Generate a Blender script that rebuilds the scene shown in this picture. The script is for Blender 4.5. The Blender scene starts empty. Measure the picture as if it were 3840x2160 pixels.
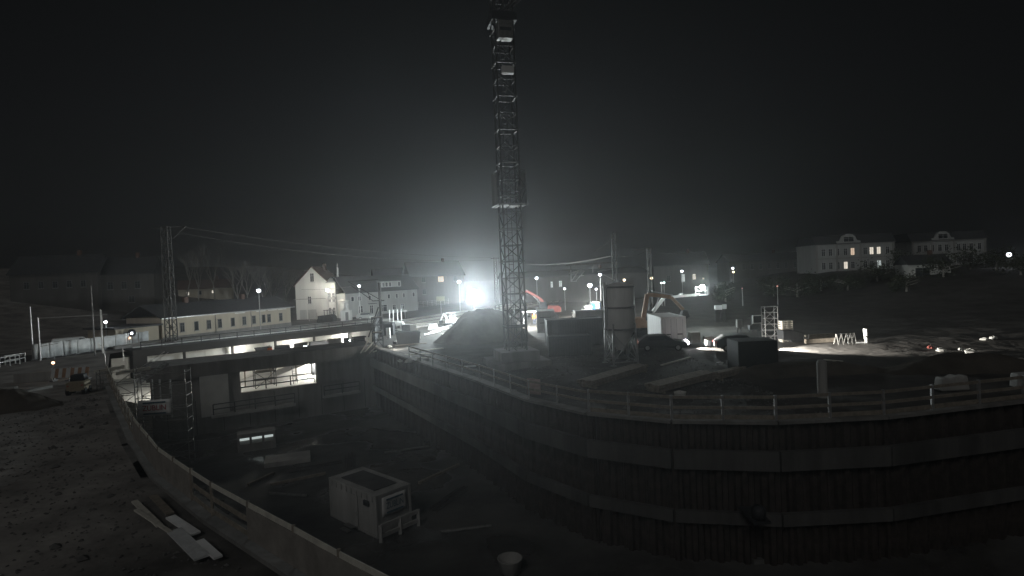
import bpy, bmesh, math, random
from mathutils import Vector, Matrix, noise

random.seed(7)
R = math.radians
scene = bpy.context.scene
C = scene.collection

# ------------------------------------------------------------------ camera
FPX, PITCH, ROLL = 2130.0, math.atan(50 / 2130.0), R(2.5)
fwd = Vector((0, math.cos(PITCH), -math.sin(PITCH)))
up0 = Vector((0, math.sin(PITCH), math.cos(PITCH)))
r0 = Vector((1, 0, 0))
right = r0 * math.cos(ROLL) - up0 * math.sin(ROLL)
up = up0 * math.cos(ROLL) + r0 * math.sin(ROLL)
EYE = Vector((0, 0, 8.0))
cam_d = bpy.data.cameras.new('camera')
cam = bpy.data.objects.new('camera', cam_d)
C.objects.link(cam)
m = Matrix((right, up, -fwd)).transposed().to_4x4()
m.translation = EYE
cam.matrix_world = m
cam_d.sensor_fit = 'HORIZONTAL'
cam_d.angle = 2 * math.atan(1920 / FPX)
cam_d.clip_start = 0.1
cam_d.clip_end = 3000
scene.camera = cam


def ray(px, py):
    return fwd * FPX + right * (px - 1920) - up * (py - 1080)


def g(px, py, z=0.0):
    d = ray(px, py)
    t = (z - EYE.z) / d.z
    return EYE + d * t


def at(px, py, Y):
    d = ray(px, py)
    return EYE + d * (Y / d.y)


# ------------------------------------------------------------------ world
w = bpy.data.worlds.new('World')
scene.world = w
w.use_nodes = True
nt = w.node_tree
bg = nt.nodes['Background']
sky = nt.nodes.new('ShaderNodeTexSky')
sky.sky_type = 'NISHITA'
sky.sun_disc = False
sky.sun_elevation = R(38)
sky.sun_rotation = R(160)
hs = nt.nodes.new('ShaderNodeHueSaturation')
hs.inputs['Saturation'].default_value = 0.25
nt.links.new(sky.outputs[0], hs.inputs['Color'])
nt.links.new(hs.outputs[0], bg.inputs[0])
bg.inputs[1].default_value = 0.0008
sl = bpy.data.lights.new('fill_sun', 'SUN')
sl.energy = 0.2  # added as fill from behind the camera, not a known moon
sl.angle = R(20)
sl.color = (1.0, 0.985, 0.96)
so = bpy.data.objects.new('fill_sun', sl)
C.objects.link(so)
so.rotation_euler = (R(52), 0, R(-20))
vs = scene.view_settings
vs.view_transform = 'Standard'
vs.look = 'None'
vs.exposure = 0.0
vs.gamma = 1.0
vs.use_curve_mapping = False
scene.render.engine = 'CYCLES'
scene.cycles.use_denoising = True
scene.cycles.denoising_prefilter = 'ACCURATE'
scene.cycles.use_adaptive_sampling = False
scene.cycles.max_bounces = 5
scene.cycles.diffuse_bounces = 3
scene.cycles.volume_bounces = 0
scene.cycles.use_light_tree = True
scene.cycles.sample_clamp_indirect = 4.0
scene.cycles.caustics_reflective = False
scene.cycles.caustics_refractive = False


# ------------------------------------------------------------------ materials
def mat(name, col, rough=0.75, metal=0.0, var=0.25, scale=3.0, bump=0.0, spec=0.3, streak=False):
    mt = bpy.data.materials.new(name)
    mt.use_nodes = True
    n = mt.node_tree.nodes
    l = mt.node_tree.links
    b = n['Principled BSDF']
    b.inputs['Roughness'].default_value = rough
    b.inputs['Metallic'].default_value = metal
    b.inputs['Specular IOR Level'].default_value = spec
    tc = n.new('ShaderNodeTexCoord')
    mp = n.new('ShaderNodeMapping')
    l.new(tc.outputs['Object'], mp.inputs[0])
    if streak:
        mp.inputs['Scale'].default_value = (1, 1, 0.12)
    nz = n.new('ShaderNodeTexNoise')
    nz.inputs['Scale'].default_value = scale
    nz.inputs['Detail'].default_value = 6
    nz.inputs['Roughness'].default_value = 0.65
    l.new(mp.outputs[0], nz.inputs['Vector'])
    cr = n.new('ShaderNodeValToRGB')
    cr.color_ramp.elements[0].position = 0.3
    cr.color_ramp.elements[1].position = 0.7
    lo = [max(0, c * (1 - var)) for c in col]
    hi = [min(1, c * (1 + var)) for c in col]
    cr.color_ramp.elements[0].color = (*lo, 1)
    cr.color_ramp.elements[1].color = (*hi, 1)
    l.new(nz.outputs['Fac'], cr.inputs[0])
    l.new(cr.outputs[0], b.inputs['Base Color'])
    if bump:
        bp = n.new('ShaderNodeBump')
        bp.inputs['Strength'].default_value = bump
        bp.inputs['Distance'].default_value = 0.1
        nz2 = n.new('ShaderNodeTexNoise')
        nz2.inputs['Scale'].default_value = scale * 4
        nz2.inputs['Detail'].default_value = 5
        l.new(tc.outputs['Object'], nz2.inputs['Vector'])
        l.new(nz2.outputs['Fac'], bp.inputs['Height'])
        l.new(bp.outputs[0], b.inputs['Normal'])
    return mt


def emat(name, col, strength):
    mt = bpy.data.materials.new(name)
    mt.use_nodes = True
    b = mt.node_tree.nodes['Principled BSDF']
    b.inputs['Base Color'].default_value = (0.7, 0.7, 0.7, 1)
    b.inputs['Emission Color'].default_value = (*col, 1)
    b.inputs['Emission Strength'].default_value = strength
    mt.cycles.emission_sampling = 'NONE'
    return mt


M = dict(
    dirt=mat('dirt', (0.08, 0.07, 0.058), 0.95, var=0.45, scale=0.35, bump=0.9),
    concrete=mat('concrete', (0.33, 0.325, 0.31), 0.85, var=0.22, scale=0.8, bump=0.25, streak=True),
    darkconc=mat('old_concrete', (0.2, 0.195, 0.185), 0.9, var=0.35, scale=0.7, bump=0.35, streak=True),
    paleconc=mat('new_concrete', (0.55, 0.55, 0.52), 0.85, var=0.14, scale=0.6, bump=0.15),
    steel=mat('galvanised_steel', (0.5, 0.5, 0.5), 0.45, 0.7, var=0.2, scale=6),
    rust=mat('rusty_steel', (0.06, 0.05, 0.045), 0.8, 0.3, var=0.45, scale=2.5, bump=0.3),
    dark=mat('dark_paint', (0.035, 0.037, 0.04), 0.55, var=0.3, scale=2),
    grey=mat('grey_paint', (0.2, 0.2, 0.2), 0.55, var=0.2, scale=2),
    white=mat('white_paint', (0.75, 0.75, 0.73), 0.5, var=0.1, scale=2.0, streak=True),
    cream=mat('cream_render', (0.62, 0.62, 0.59), 0.9, var=0.1, scale=0.7, bump=0.1, streak=True),
    tan=mat('ochre_render', (0.46, 0.405, 0.32), 0.9, var=0.12, scale=0.7, bump=0.1, streak=True),
    greyren=mat('grey_render', (0.42, 0.43, 0.42), 0.9, var=0.12, scale=0.7, bump=0.1, streak=True),
    roof=mat('roof_tiles', (0.12, 0.075, 0.06), 0.85, var=0.35, scale=3, bump=0.5),
    slate=mat('slate', (0.06, 0.062, 0.065), 0.75, var=0.35, scale=3, bump=0.3),
    glass=mat('window_glass', (0.03, 0.035, 0.04), 0.08, var=0.1, spec=0.7),
    wood=mat('timber', (0.25, 0.22, 0.18), 0.8, var=0.35, scale=4, bump=0.2),
    ply=mat('plywood', (0.27, 0.25, 0.225), 0.75, var=0.25, scale=1.5, bump=0.1),
    palewood=mat('pale_timber', (0.62, 0.6, 0.53), 0.7, var=0.2, scale=3, bump=0.1),
    orange=mat('orange_paint', (0.36, 0.22, 0.14), 0.5, var=0.25, scale=3),
    hivis=mat('hi_vis_orange', (0.9, 0.2, 0.04), 0.7, var=0.15, scale=5),
    yellow=mat('yellow_paint', (0.3, 0.255, 0.18), 0.6, var=0.25, scale=3),
    red=mat('red_paint', (0.22, 0.06, 0.05), 0.6, var=0.2, scale=3),
    blue=mat('blue_plastic', (0.05, 0.25, 0.62), 0.5, var=0.1, scale=3),
    navy=mat('dark_blue_print', (0.03, 0.09, 0.13), 0.6, var=0.1),
    redprint=mat('red_print', (0.42, 0.05, 0.06), 0.6, var=0.1),
    banner=mat('banner_cloth', (0.82, 0.83, 0.82), 0.75, var=0.12, scale=1.5, bump=0.1),
    tarp=mat('white_tarp', (0.66, 0.68, 0.68), 0.55, var=0.15, scale=2, bump=0.3),
    rubber=mat('rubber', (0.025, 0.025, 0.025), 0.85, var=0.2),
    ballast=mat('ballast', (0.22, 0.205, 0.19), 0.95, var=0.5, scale=5, bump=0.9),
    asphalt=mat('asphalt', (0.06, 0.06, 0.06), 0.9, var=0.3, scale=1.5, bump=0.3),
    rail=mat('rail_steel', (0.5, 0.48, 0.45), 0.35, 0.8, var=0.2, scale=3),
    bark=mat('bark', (0.34, 0.32, 0.29), 0.95, var=0.3, scale=4, bump=0.4),
    leaf=mat('dark_leaves', (0.045, 0.055, 0.03), 0.8, var=0.4, scale=1.5),
    skin=mat('skin', (0.5, 0.32, 0.24), 0.6, var=0.05),
    trouser=mat('work_trousers', (0.05, 0.06, 0.09), 0.8, var=0.15),
    silo=mat('silo_paint', (0.68, 0.675, 0.66), 0.55, var=0.15, scale=1.2, streak=True),
    cranegrey=mat('crane_paint', (0.05, 0.05, 0.048), 0.6, var=0.2, scale=2),
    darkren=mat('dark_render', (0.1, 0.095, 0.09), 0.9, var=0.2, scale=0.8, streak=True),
    darksteel=mat('dull_steel', (0.22, 0.22, 0.21), 0.5, 0.5, var=0.3, scale=5),
    shadeblack=mat('shade_black', (0.02, 0.019, 0.018), 0.8, var=0.3),  # near-black colour puts shade into the deck and the line pole
    wetconc=mat('wet_concrete', (0.085, 0.083, 0.08), 0.8, var=0.5, scale=0.5, bump=0.4, streak=True),
    mast=mat('mast_steel', (0.09, 0.09, 0.088), 0.6, 0.2, var=0.3, scale=4),
    cabin=mat('cabin_paint', (0.4, 0.395, 0.38), 0.7, var=0.3, scale=0.9, bump=0.15, streak=True),
    sign=mat('pale_yellow_sign', (0.36, 0.34, 0.26), 0.5, var=0.1),
    flood=emat('flood_lens', (0.86, 0.98, 1.0), 60),
    globe=emat('lamp_globe', (0.88, 0.92, 1.0), 9),
    warmglobe=emat('warm_lamp', (1.0, 0.78, 0.5), 6),
    cyanlamp=emat('cool_lamp', (0.75, 1.0, 0.95), 6),
    headlamp=emat('headlamp_lens', (0.95, 0.9, 1.0), 14),
    tail=emat('tail_lamp', (1.0, 0.4, 0.32), 0.35),
    redlamp=emat('red_signal', (1.0, 0.3, 0.2), 1.5),
    amber=emat('amber_beacon', (1.0, 0.55, 0.3), 6),
    litwin=emat('lit_window', (1.0, 0.9, 0.74), 0.9),
    litwarm=emat('warm_lit_window', (1.0, 0.72, 0.5), 0.7),
    litcool=emat('cool_lit_window', (0.88, 1.0, 0.97), 0.5),
)


# ------------------------------------------------------------------ mesh helpers
class MB:
    def __init__(s):
        s.v = []
        s.f = []

    def add(s, vs, fs):
        o = len(s.v)
        s.v += [tuple(v) for v in vs]
        s.f += [tuple(i + o for i in f) for f in fs]
        return s

    def box(s, c, d, rz=0.0, rx=0.0, ry=0.0):
        x, y, z = d[0] / 2, d[1] / 2, d[2] / 2
        mt = Matrix.Rotation(rz, 3, 'Z') @ Matrix.Rotation(ry, 3, 'Y') @ Matrix.Rotation(rx, 3, 'X')
        c = Vector(c)
        vs = [c + mt @ Vector((a * x, b * y, e * z)) for e in (-1, 1) for a, b in ((-1, -1), (1, -1), (1, 1), (-1, 1))]
        return s.add(vs, [(3, 2, 1, 0), (4, 5, 6, 7), (0, 1, 5, 4), (1, 2, 6, 5), (2, 3, 7, 6), (3, 0, 4, 7)])

    def beam(s, a, b, wd, h=None):
        a, b = Vector(a), Vector(b)
        h = h or wd
        d = (b - a).normalized()
        ref = Vector((0, 0, 1)) if abs(d.z) < 0.95 else Vector((1, 0, 0))
        u = d.cross(ref).normalized() * (wd / 2)
        t = u.cross(d).normalized() * (h / 2)
        vs = [p + i * u + j * t for p in (a, b) for i, j in ((-1, -1), (1, -1), (1, 1), (-1, 1))]
        return s.add(vs, [(0, 1, 2, 3), (7, 6, 5, 4), (0, 4, 5, 1), (1, 5, 6, 2), (2, 6, 7, 3), (3, 7, 4, 0)])

    def tube(s, a, b, r, r2=None, n=8, cap=True):
        a, b = Vector(a), Vector(b)
        r2 = r if r2 is None else r2
        d = (b - a).normalized()
        ref = Vector((0, 0, 1)) if abs(d.z) < 0.95 else Vector((1, 0, 0))
        u = d.cross(ref).normalized()
        t = u.cross(d).normalized()
        vs = []
        for p, q in ((a, r), (b, r2)):
            for i in range(n):
                k = 2 * math.pi * i / n
                vs.append(p + (u * math.cos(k) + t * math.sin(k)) * q)
        fs = [(i, i + n, (i + 1) % n + n, (i + 1) % n) for i in range(n)]
        if cap:
            fs += [tuple(range(n)), tuple(range(2 * n - 1, n - 1, -1))]
        return s.add(vs, fs)

    def lathe(s, prof, n=20, c=(0, 0, 0)):
        vs = []
        for r, z in prof:
            for i in range(n):
                k = 2 * math.pi * i / n
                vs.append((c[0] + r * math.cos(k), c[1] + r * math.sin(k), c[2] + z))
        fs = []
        for j in range(len(prof) - 1):
            for i in range(n):
                a = j * n + i
                b = j * n + (i + 1) % n
                fs.append((a, b, b + n, a + n))
        return s.add(vs, fs)

    def sphere(s, c, r, n=12, sz=1.0):
        k = n // 2
        return s.lathe([(max(1e-3, r * math.sin(math.pi * i / k)), -r * sz * math.cos(math.pi * i / k)) for i in range(k + 1)], n, c)

    def prism(s, pts, axis, lo, hi):
        n = len(pts)
        vs = []
        for q in (lo, hi):
            for a, b in pts:
                vs.append({'x': (q, a, b), 'y': (a, q, b), 'z': (a, b, q)}[axis])
        fs = [tuple(range(n)), tuple(range(2 * n - 1, n - 1, -1))]
        fs += [(i, i + n, (i + 1) % n + n, (i + 1) % n) for i in range(n)]
        return s.add(vs, fs)

    def mesh(s, name, smooth=False):
        me = bpy.data.meshes.new(name)
        me.from_pydata(s.v, [], s.f)
        bm = bmesh.new()
        bm.from_mesh(me)
        bmesh.ops.recalc_face_normals(bm, faces=bm.faces)
        if smooth:
            for f in bm.faces:
                f.smooth = True
        bm.to_mesh(me)
        bm.free()
        return me


def setp(o, label=None, cat=None, group=None, kind=None):
    if label:
        o['label'] = label
    if cat:
        o['category'] = cat
    if group:
        o['group'] = group
    if kind:
        o['kind'] = kind
    return o


def thing(name, label, cat, loc=(0, 0, 0), rz=0.0, group=None):
    o = bpy.data.objects.new(name, None)
    o.empty_display_size = 0.2
    C.objects.link(o)
    o.location = loc
    o.rotation_euler = (0, 0, rz)
    return setp(o, label, cat, group)


def part(name, mb, mt, parent=None, smooth=False, bevel=0.0, label=None, kind=None):
    me = mb if isinstance(mb, bpy.types.Mesh) else mb.mesh(name, smooth)
    if not me.materials:
        me.materials.append(M[mt] if isinstance(mt, str) else mt)
    o = bpy.data.objects.new(name, me)
    C.objects.link(o)
    if parent:
        o.parent = parent
    if bevel:
        bv = o.modifiers.new('bevel', 'BEVEL')
        bv.width = bevel
        bv.segments = 2
        bv.limit_method = 'ANGLE'
    return setp(o, label=label, kind=kind)


def single(name, mb, mt, label, cat, group=None, smooth=False, bevel=0.0, loc=None, rz=0.0):
    o = part(name, mb, mt, None, smooth, bevel)
    if loc is not None:
        o.location = loc
        o.rotation_euler = (0, 0, rz)
    return setp(o, label, cat, group)


def copies(name, me, parent, locs):
    out = []
    for l, rz in locs:
        o = bpy.data.objects.new(name, me)
        C.objects.link(o)
        o.parent = parent
        o.location = l
        o.rotation_euler = (0, 0, rz)
        out.append(o)
    return out


def dup(root, loc, rz=0.0, label=None, scale=1.0):
    r = root.copy()
    C.objects.link(r)
    r.location = loc
    r.rotation_euler = (0, 0, rz)
    r.scale = (scale,) * 3
    if label:
        r['label'] = label
    for ch in list(root.children):
        c = ch.copy()
        C.objects.link(c)
        c.parent = r
        for gc in list(ch.children):
            d = gc.copy()
            C.objects.link(d)
            d.parent = c
    return r


def lamp(name, loc, power, col, radius, parent=None, typ='POINT', rot=None, spot=None):
    ld = bpy.data.lights.new(name, typ)
    ld.energy = power
    ld.color = col
    ld.shadow_soft_size = radius
    if spot:
        ld.spot_size = R(spot)
        ld.spot_blend = 0.6
    o = bpy.data.objects.new(name, ld)
    C.objects.link(o)
    o.location = loc
    if rot:
        o.rotation_euler = rot
    if parent:
        o.parent = parent
    return o


def text_mesh(body, size):
    cu = bpy.data.curves.new('lettering', 'FONT')
    cu.body = body
    cu.size = size
    cu.align_x = 'CENTER'
    cu.align_y = 'CENTER'
    cu.extrude = 0.004
    o = bpy.data.objects.new('tmp', cu)
    C.objects.link(o)
    bpy.context.view_layer.update()
    me = bpy.data.meshes.new_from_object(o.evaluated_get(bpy.context.evaluated_depsgraph_get()))
    bpy.data.objects.remove(o)
    me.transform(Matrix.Rotation(R(90), 4, 'X'))       # stands in XZ, facing -Y
    return me


# ------------------------------------------------------------------ key places
PITZ = -7.0
pl = [g(1110, 2160), g(800, 1960), g(600, 1800), g(505, 1660), g(450, 1540), g(400, 1420)]
p_near = pl[0] + (pl[0] - pl[1]) * 1.2
W0, Wd = Vector((-36.0, 55.7, 0)), Vector((0.847, 0.531, 0)).normalized()
Wn = Vector((-Wd.y, Wd.x, 0))
WL = 22.6
W1 = W0 + Wd * WL
D0, D1 = g(520, 1315), g(1410, 1218)
Dd = (D1 - D0).normalized()
Dn = Vector((-Dd.y, Dd.x, 0))
RD = Vector((0.438, 0.899, 0)).normalized()       # the railway's direction
RN = Vector((RD.y, -RD.x, 0))
RA = math.atan2(RD.y, RD.x)
c1, ca, c2, cb = g(1800, 1436), g(1985, 1508), g(2210, 1560), g(2520, 1590)
e1, e2, e3 = g(2910, 1594), g(3314, 1574), g(3840, 1512)
e4 = e3 + (e3 - e2) * 1.6
pit = [p_near] + pl + [D0 - Dd * 3 + Dn * 1.0, D1 + Dn * 1.0, W1, c1, ca, c2, cb, e1, e2, e3, e4, Vector((e4.x, 9, 0)), Vector((p_near.x + 3, 8, 0))]
pit2 = [(p.x, p.y) for p in pit]


def inside(x, y, poly):
    r = False
    j = len(poly) - 1
    for i in range(len(poly)):
        xi, yi = poly[i]
        xj, yj = poly[j]
        if (yi > y) != (yj > y) and x < (xj - xi) * (y - yi) / (yj - yi) + xi:
            r = not r
        j = i
    return r


def snap(x, y, poly):
    best = None
    for i in range(len(poly)):
        a = Vector(poly[i])
        b = Vector(poly[(i + 1) % len(poly)])
        p = Vector((x, y))
        ab = b - a
        t = max(0, min(1, (p - a).dot(ab) / ab.length_squared))
        q = a + ab * t
        d = (q - p).length
        if best is None or d < best[0]:
            best = (d, q)
    return best[1]


def smooth01(t):
    t = max(0, min(1, t))
    return t * t * (3 - 2 * t)


def gz(x, y):
    """height of the open ground"""
    z = 0.0
    # wooded slope behind the station
    dist = -(Vector((x, y, 0)) - Vector((-52, 105, 0))).dot(RN)
    z += 16 * smooth01((dist - 14) / 90) * smooth01((y - 40) / 60) * smooth01((-x - 30) / 30) * (1 - smooth01((y - 230) / 90))
    # slope to the far right
    z += 5.0 * smooth01((x - 52) / 45) * smooth01((y - 70) / 50)
    near = 1 - smooth01((y - 95) / 30)
    dirt = near * (smooth01((x + 16) / 6) + (1 - smooth01((x + 30) / 12)) * 0.7 * (1 - smooth01((y - 55) / 10)))
    n1 = noise.noise(Vector((x * 0.16, y * 0.16, 3.1)))
    n2 = noise.noise(Vector((x * 0.7, y * 0.7, 9.1)))
    n3 = noise.noise(Vector((x * 1.9, y * 1.9, 5.1)))
    z += dirt * (0.16 * n1 + 0.10 * n2 + 0.05 * n3)
    return z


# ------------------------------------------------------------------ ground
def axis(lo, hi, step, far, grow=1.22):
    a = []
    q = lo
    while q <= hi:
        a.append(q)
        q += step
    s = step
    left = [lo]
    while left[-1] > far[0]:
        s *= grow
        left.append(max(far[0], left[-1] - s))
    s = step
    rt = [hi]
    while rt[-1] < far[1]:
        s *= grow
        rt.append(min(far[1], rt[-1] + s))
    return sorted(set(round(v, 3) for v in left[1:] + a + rt[1:]))


xs = axis(-48, 52, 0.6, (-640, 640))
ys = axis(8, 84, 0.6, (-60, 900))
gm = MB()
idx = {}
keep = {}
nx, ny = len(xs), len(ys)
ins = [[inside(x, y, pit2) for y in ys] for x in xs]
for i in range(nx - 1):
    for j in range(ny - 1):
        cs = [(i, j), (i + 1, j), (i + 1, j + 1), (i, j + 1)]
        if all(ins[a][b] for a, b in cs):
            continue
        f = []
        for a, b in cs:
            if (a, b) not in idx:
                x, y = xs[a], ys[b]
                if ins[a][b]:
                    q = snap(x, y, pit2)
                    gm.v.append((q.x, q.y, 0.0))
                else:
                    dd = (snap(x, y, pit2) - Vector((x, y))).length if -60 < x < 60 and y < 110 else 99
                    gm.v.append((x, y, gz(x, y) * smooth01(dd / 1.5)))
                idx[(a, b)] = len(gm.v) - 1
            f.append(idx[(a, b)])
        gm.f.append(tuple(f))
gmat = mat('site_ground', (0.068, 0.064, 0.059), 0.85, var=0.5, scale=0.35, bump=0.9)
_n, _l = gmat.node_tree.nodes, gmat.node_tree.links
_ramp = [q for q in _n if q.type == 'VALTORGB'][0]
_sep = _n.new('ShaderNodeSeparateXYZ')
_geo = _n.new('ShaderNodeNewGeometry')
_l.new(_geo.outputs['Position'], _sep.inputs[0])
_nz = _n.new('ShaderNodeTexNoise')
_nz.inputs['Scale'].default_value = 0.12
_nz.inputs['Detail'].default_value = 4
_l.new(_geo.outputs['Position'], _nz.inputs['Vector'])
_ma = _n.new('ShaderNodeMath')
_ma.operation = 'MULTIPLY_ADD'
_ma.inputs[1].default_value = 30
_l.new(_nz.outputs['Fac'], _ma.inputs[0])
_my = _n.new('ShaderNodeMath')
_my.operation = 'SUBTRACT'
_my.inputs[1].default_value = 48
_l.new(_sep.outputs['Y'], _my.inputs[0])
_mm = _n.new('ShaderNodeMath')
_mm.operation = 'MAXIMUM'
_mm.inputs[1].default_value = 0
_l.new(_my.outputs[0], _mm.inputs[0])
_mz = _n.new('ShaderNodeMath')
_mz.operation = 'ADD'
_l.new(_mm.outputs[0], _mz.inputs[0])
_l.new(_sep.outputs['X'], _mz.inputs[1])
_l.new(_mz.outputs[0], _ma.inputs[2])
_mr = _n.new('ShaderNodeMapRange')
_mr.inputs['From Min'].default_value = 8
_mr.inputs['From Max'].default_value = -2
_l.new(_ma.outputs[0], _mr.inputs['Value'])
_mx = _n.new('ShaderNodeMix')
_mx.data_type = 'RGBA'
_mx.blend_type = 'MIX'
_pale = _n.new('ShaderNodeMix')
_pale.data_type = 'RGBA'
_pale.blend_type = 'MULTIPLY'
_pale.inputs['Factor'].default_value = 1.0
_pale.inputs['B'].default_value = (4.3, 4.35, 4.4, 1)  # near left ground is multiplied to a paler tone
_l.new(_ramp.outputs[0], _pale.inputs['A'])
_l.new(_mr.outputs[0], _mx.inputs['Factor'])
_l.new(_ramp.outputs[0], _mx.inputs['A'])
_l.new(_pale.outputs['Result'], _mx.inputs['B'])
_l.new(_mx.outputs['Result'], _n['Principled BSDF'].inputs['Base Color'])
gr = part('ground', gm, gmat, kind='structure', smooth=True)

# pit floor and raised trough floor
pfm_ = mat('pit_floor_concrete', (0.08, 0.078, 0.074), 0.8, var=0.55, scale=0.25, bump=0.5, spec=0.5)
_n, _l = pfm_.node_tree.nodes, pfm_.node_tree.links
_w = _n.new('ShaderNodeTexNoise')
_w.inputs['Scale'].default_value = 0.16
_w.inputs['Detail'].default_value = 5
_wr = _n.new('ShaderNodeMapRange')
_wr.inputs['From Min'].default_value = 0.47
_wr.inputs['From Max'].default_value = 0.56
_wr.inputs['To Min'].default_value = 0.85
_wr.inputs['To Max'].default_value = 0.12
_g = _n.new('ShaderNodeNewGeometry')
_l.new(_g.outputs['Position'], _w.inputs['Vector'])
_l.new(_w.outputs['Fac'], _wr.inputs['Value'])
_l.new(_wr.outputs[0], _n['Principled BSDF'].inputs['Roughness'])
pf = MB()
pf.box((0, 45, PITZ - 0.3), (130, 130, 0.6))
part('pit_floor', pf, pfm_, kind='structure')
tf = MB()
a = W0 + Wn * 0.6
b = W1 + Wn * 0.6
tf.prism([(p.x, p.y) for p in (a, b, D1 + Dn * 4, D0 - Dd * 8 + Dn * 4)], 'z', PITZ + 0.01, -3.6)
part('trough_floor', tf, 'paleconc', kind='structure')

# retaining walls round the pit: sheet piles one by one
pile = MB()
pw = 0.62
prof = [(-pw / 2, 0), (-pw * 0.32, 0), (-pw * 0.18, 0.2), (pw * 0.18, 0.2), (pw * 0.32, 0), (pw / 2, 0)]
vs_, fs_ = [], []
for z in (PITZ, 0.12):
    for x, y in prof:
        vs_.append((x, y, z))
    for x, y in reversed(prof):
        vs_.append((x, y - 0.025, z))
n_ = len(prof) * 2
fs_ = [(i, (i + 1) % n_, (i + 1) % n_ + n_, i + n_) for i in range(n_)] + [tuple(range(n_)), tuple(range(2 * n_ - 1, n_ - 1, -1))]
pile.add(vs_, fs_)
pile_me = pile.mesh('sheet_pile')
pile_me.materials.append(M['rust'])


def sheet_wall(label, pts, skip=()):
    t = thing('retaining_wall', label, 'retaining wall', pts[0])
    bk = MB()
    for k in range(len(pts) - 1):
        a, b = pts[k], pts[k + 1]
        d = (b - a)
        L = d.length
        d.normalize()
        an = math.atan2(d.y, d.x)
        nrm = Vector((-d.y, d.x, 0))
        n = int(L / pw)
        for i in range(n + 1):
            p = a + d * (pw * (i + 0.5)) - pts[0]
            copies('sheet_pile', pile_me, t, [(p + nrm * (0.02 if i % 2 else 0.0), an + (math.pi if i % 2 else 0))])
        m_ = (a + b) / 2 - pts[0]
        out = nrm * 0.42
        bk.box((m_.x + out.x, m_.y + out.y, (PITZ + 0.05) / 2), (L + 0.5, 0.3, -PITZ - 0.05), an)
    part('backing', bk, 'darkconc', t)
    wl = MB()
    for k in range(len(pts) - 1):
        a, b = pts[k] - pts[0], pts[k + 1] - pts[0]
        d = (b - a).normalized()
        inn = Vector((d.y, -d.x, 0)) * 0.32
        for z, h in ((-1.7, 0.95), (-4.6, 0.6)):
            wl.beam(a + inn + Vector((0, 0, z)), b + inn + Vector((0, 0, z)), 0.3, h)
    part('waling_beam', wl, 'wetconc', t)
    cp = MB()
    for k in range(len(pts) - 1):
        a, b = pts[k] - pts[0], pts[k + 1] - pts[0]
        cp.beam(a + Vector((0, 0, 0.17)), b + Vector((0, 0, 0.17)), 0.7, 0.14)
    part('capping_beam', cp, 'darkconc', t)
    return t


sheet_wall('rusty sheet pile wall below the long railing on the right side of the pit', [c2, cb, e1, e2, e3, e4])
sheet_wall('sheet pile wall running back from the pit corner towards the leaning boards', [W1, c1, ca, c2])
lp = list(reversed(pl))
sheet_wall('sheet pile wall under the plywood railing on the left side of the pit', [p_near] + pl)

# ------------------------------------------------------------------ underpass shell on the left of the pit
sh = thing('underpass_shell', 'dark concrete underpass shell with one wide brightly lit opening', 'building', W0, math.atan2(Wd.y, Wd.x))
T = 0.55
wl = MB()
wl.box((WL / 2, T / 2, (PITZ - 3.3) / 2), (WL, T, -3.3 - PITZ))
part('lower_wall', wl, 'darkconc', sh)
wl = MB()
wl.box((8.03 / 2, T / 2, -2.15), (8.03, T, 2.3))
part('pier', wl, 'darkconc', sh)
wl = MB()
wl.box(((15.9 + WL) / 2, T / 2, -2.15), (WL - 15.9, T, 2.3))
part('pier', wl, 'darkconc', sh)
wl = MB()
wl.box((WL / 2, 2.6, -0.3), (WL + 0.6, 6.0, 1.4))
part('roof_slab', wl, 'darkconc', sh)
wl = MB()
wl.box((5.55, -0.2, -3.05), (2.6, 0.36, 4.3))
part('pale_panel', wl, 'paleconc', sh, label='pale concrete panel left of the lit opening')
wl = MB()
wl.box((9.2, -0.55, -5.15), (8.2, 1.1, 0.3))
part('ledge', wl, 'concrete', sh)
wl = MB()
wl.box((18.5, -0.35, -4.9), (4.2, 0.7, 0.25))
part('ledge', wl, 'concrete', sh)
# joints of the formwork panels in the wall
for k in range(9):
    jm = MB()
    jm.box((1.3 + k * 2.5, -0.012, -5.2), (0.05, 0.024, 3.4))
    part('joint', jm, 'dark', sh)


def railing(name, label, pts, mt, h=1.1, step=2.0, rails=(1.08, 0.58), r=0.03, boards=None, post_mat=None, cat='railing'):
    """guard railing along a polyline; every post and rail a part"""
    o = Vector(pts[0])
    t = thing(name, label, cat, o)
    for k in range(len(pts) - 1):
        a, b = Vector(pts[k]) - o, Vector(pts[k + 1]) - o
        L = (b - a).length
        n = max(1, round(L / step))
        for i in range(n + (1 if k == len(pts) - 2 else 0)):
            p = a.lerp(b, i / n)
            pm = MB()
            pm.beam(p, p + Vector((0, 0, h)), r * 2)
            part('post', pm, post_mat or mt, t)
        for z in rails:
            rm = MB()
            rm.beam(a + Vector((0, 0, z)), b + Vector((0, 0, z)), r * 1.6, r * 2.4)
            part('rail', rm, mt, t)
    return t


Z = Vector((0, 0, 1))
# railings in and below the lit opening
wa = lambda s, n, z: W0 + Wd * s + Wn * n + Z * z
railing('guard_railing', 'dark railing across the bottom of the lit opening', [wa(8.1, 0.9, -3.3), wa(15.8, 0.9, -3.3)], 'dark', rails=(1.05, 0.45), r=0.05, step=2.4)
railing('guard_railing', 'dark railing on the concrete ledge below the lit opening', [wa(5.3, -1.0, -5.0), wa(13.2, -1.0, -5.0)], 'dark', r=0.045)
railing('guard_railing', 'short dark railing on the ledge right of the lit opening', [wa(16.5, -0.6, -4.75), wa(20.5, -0.6, -4.75)], 'dark', r=0.045)


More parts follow.
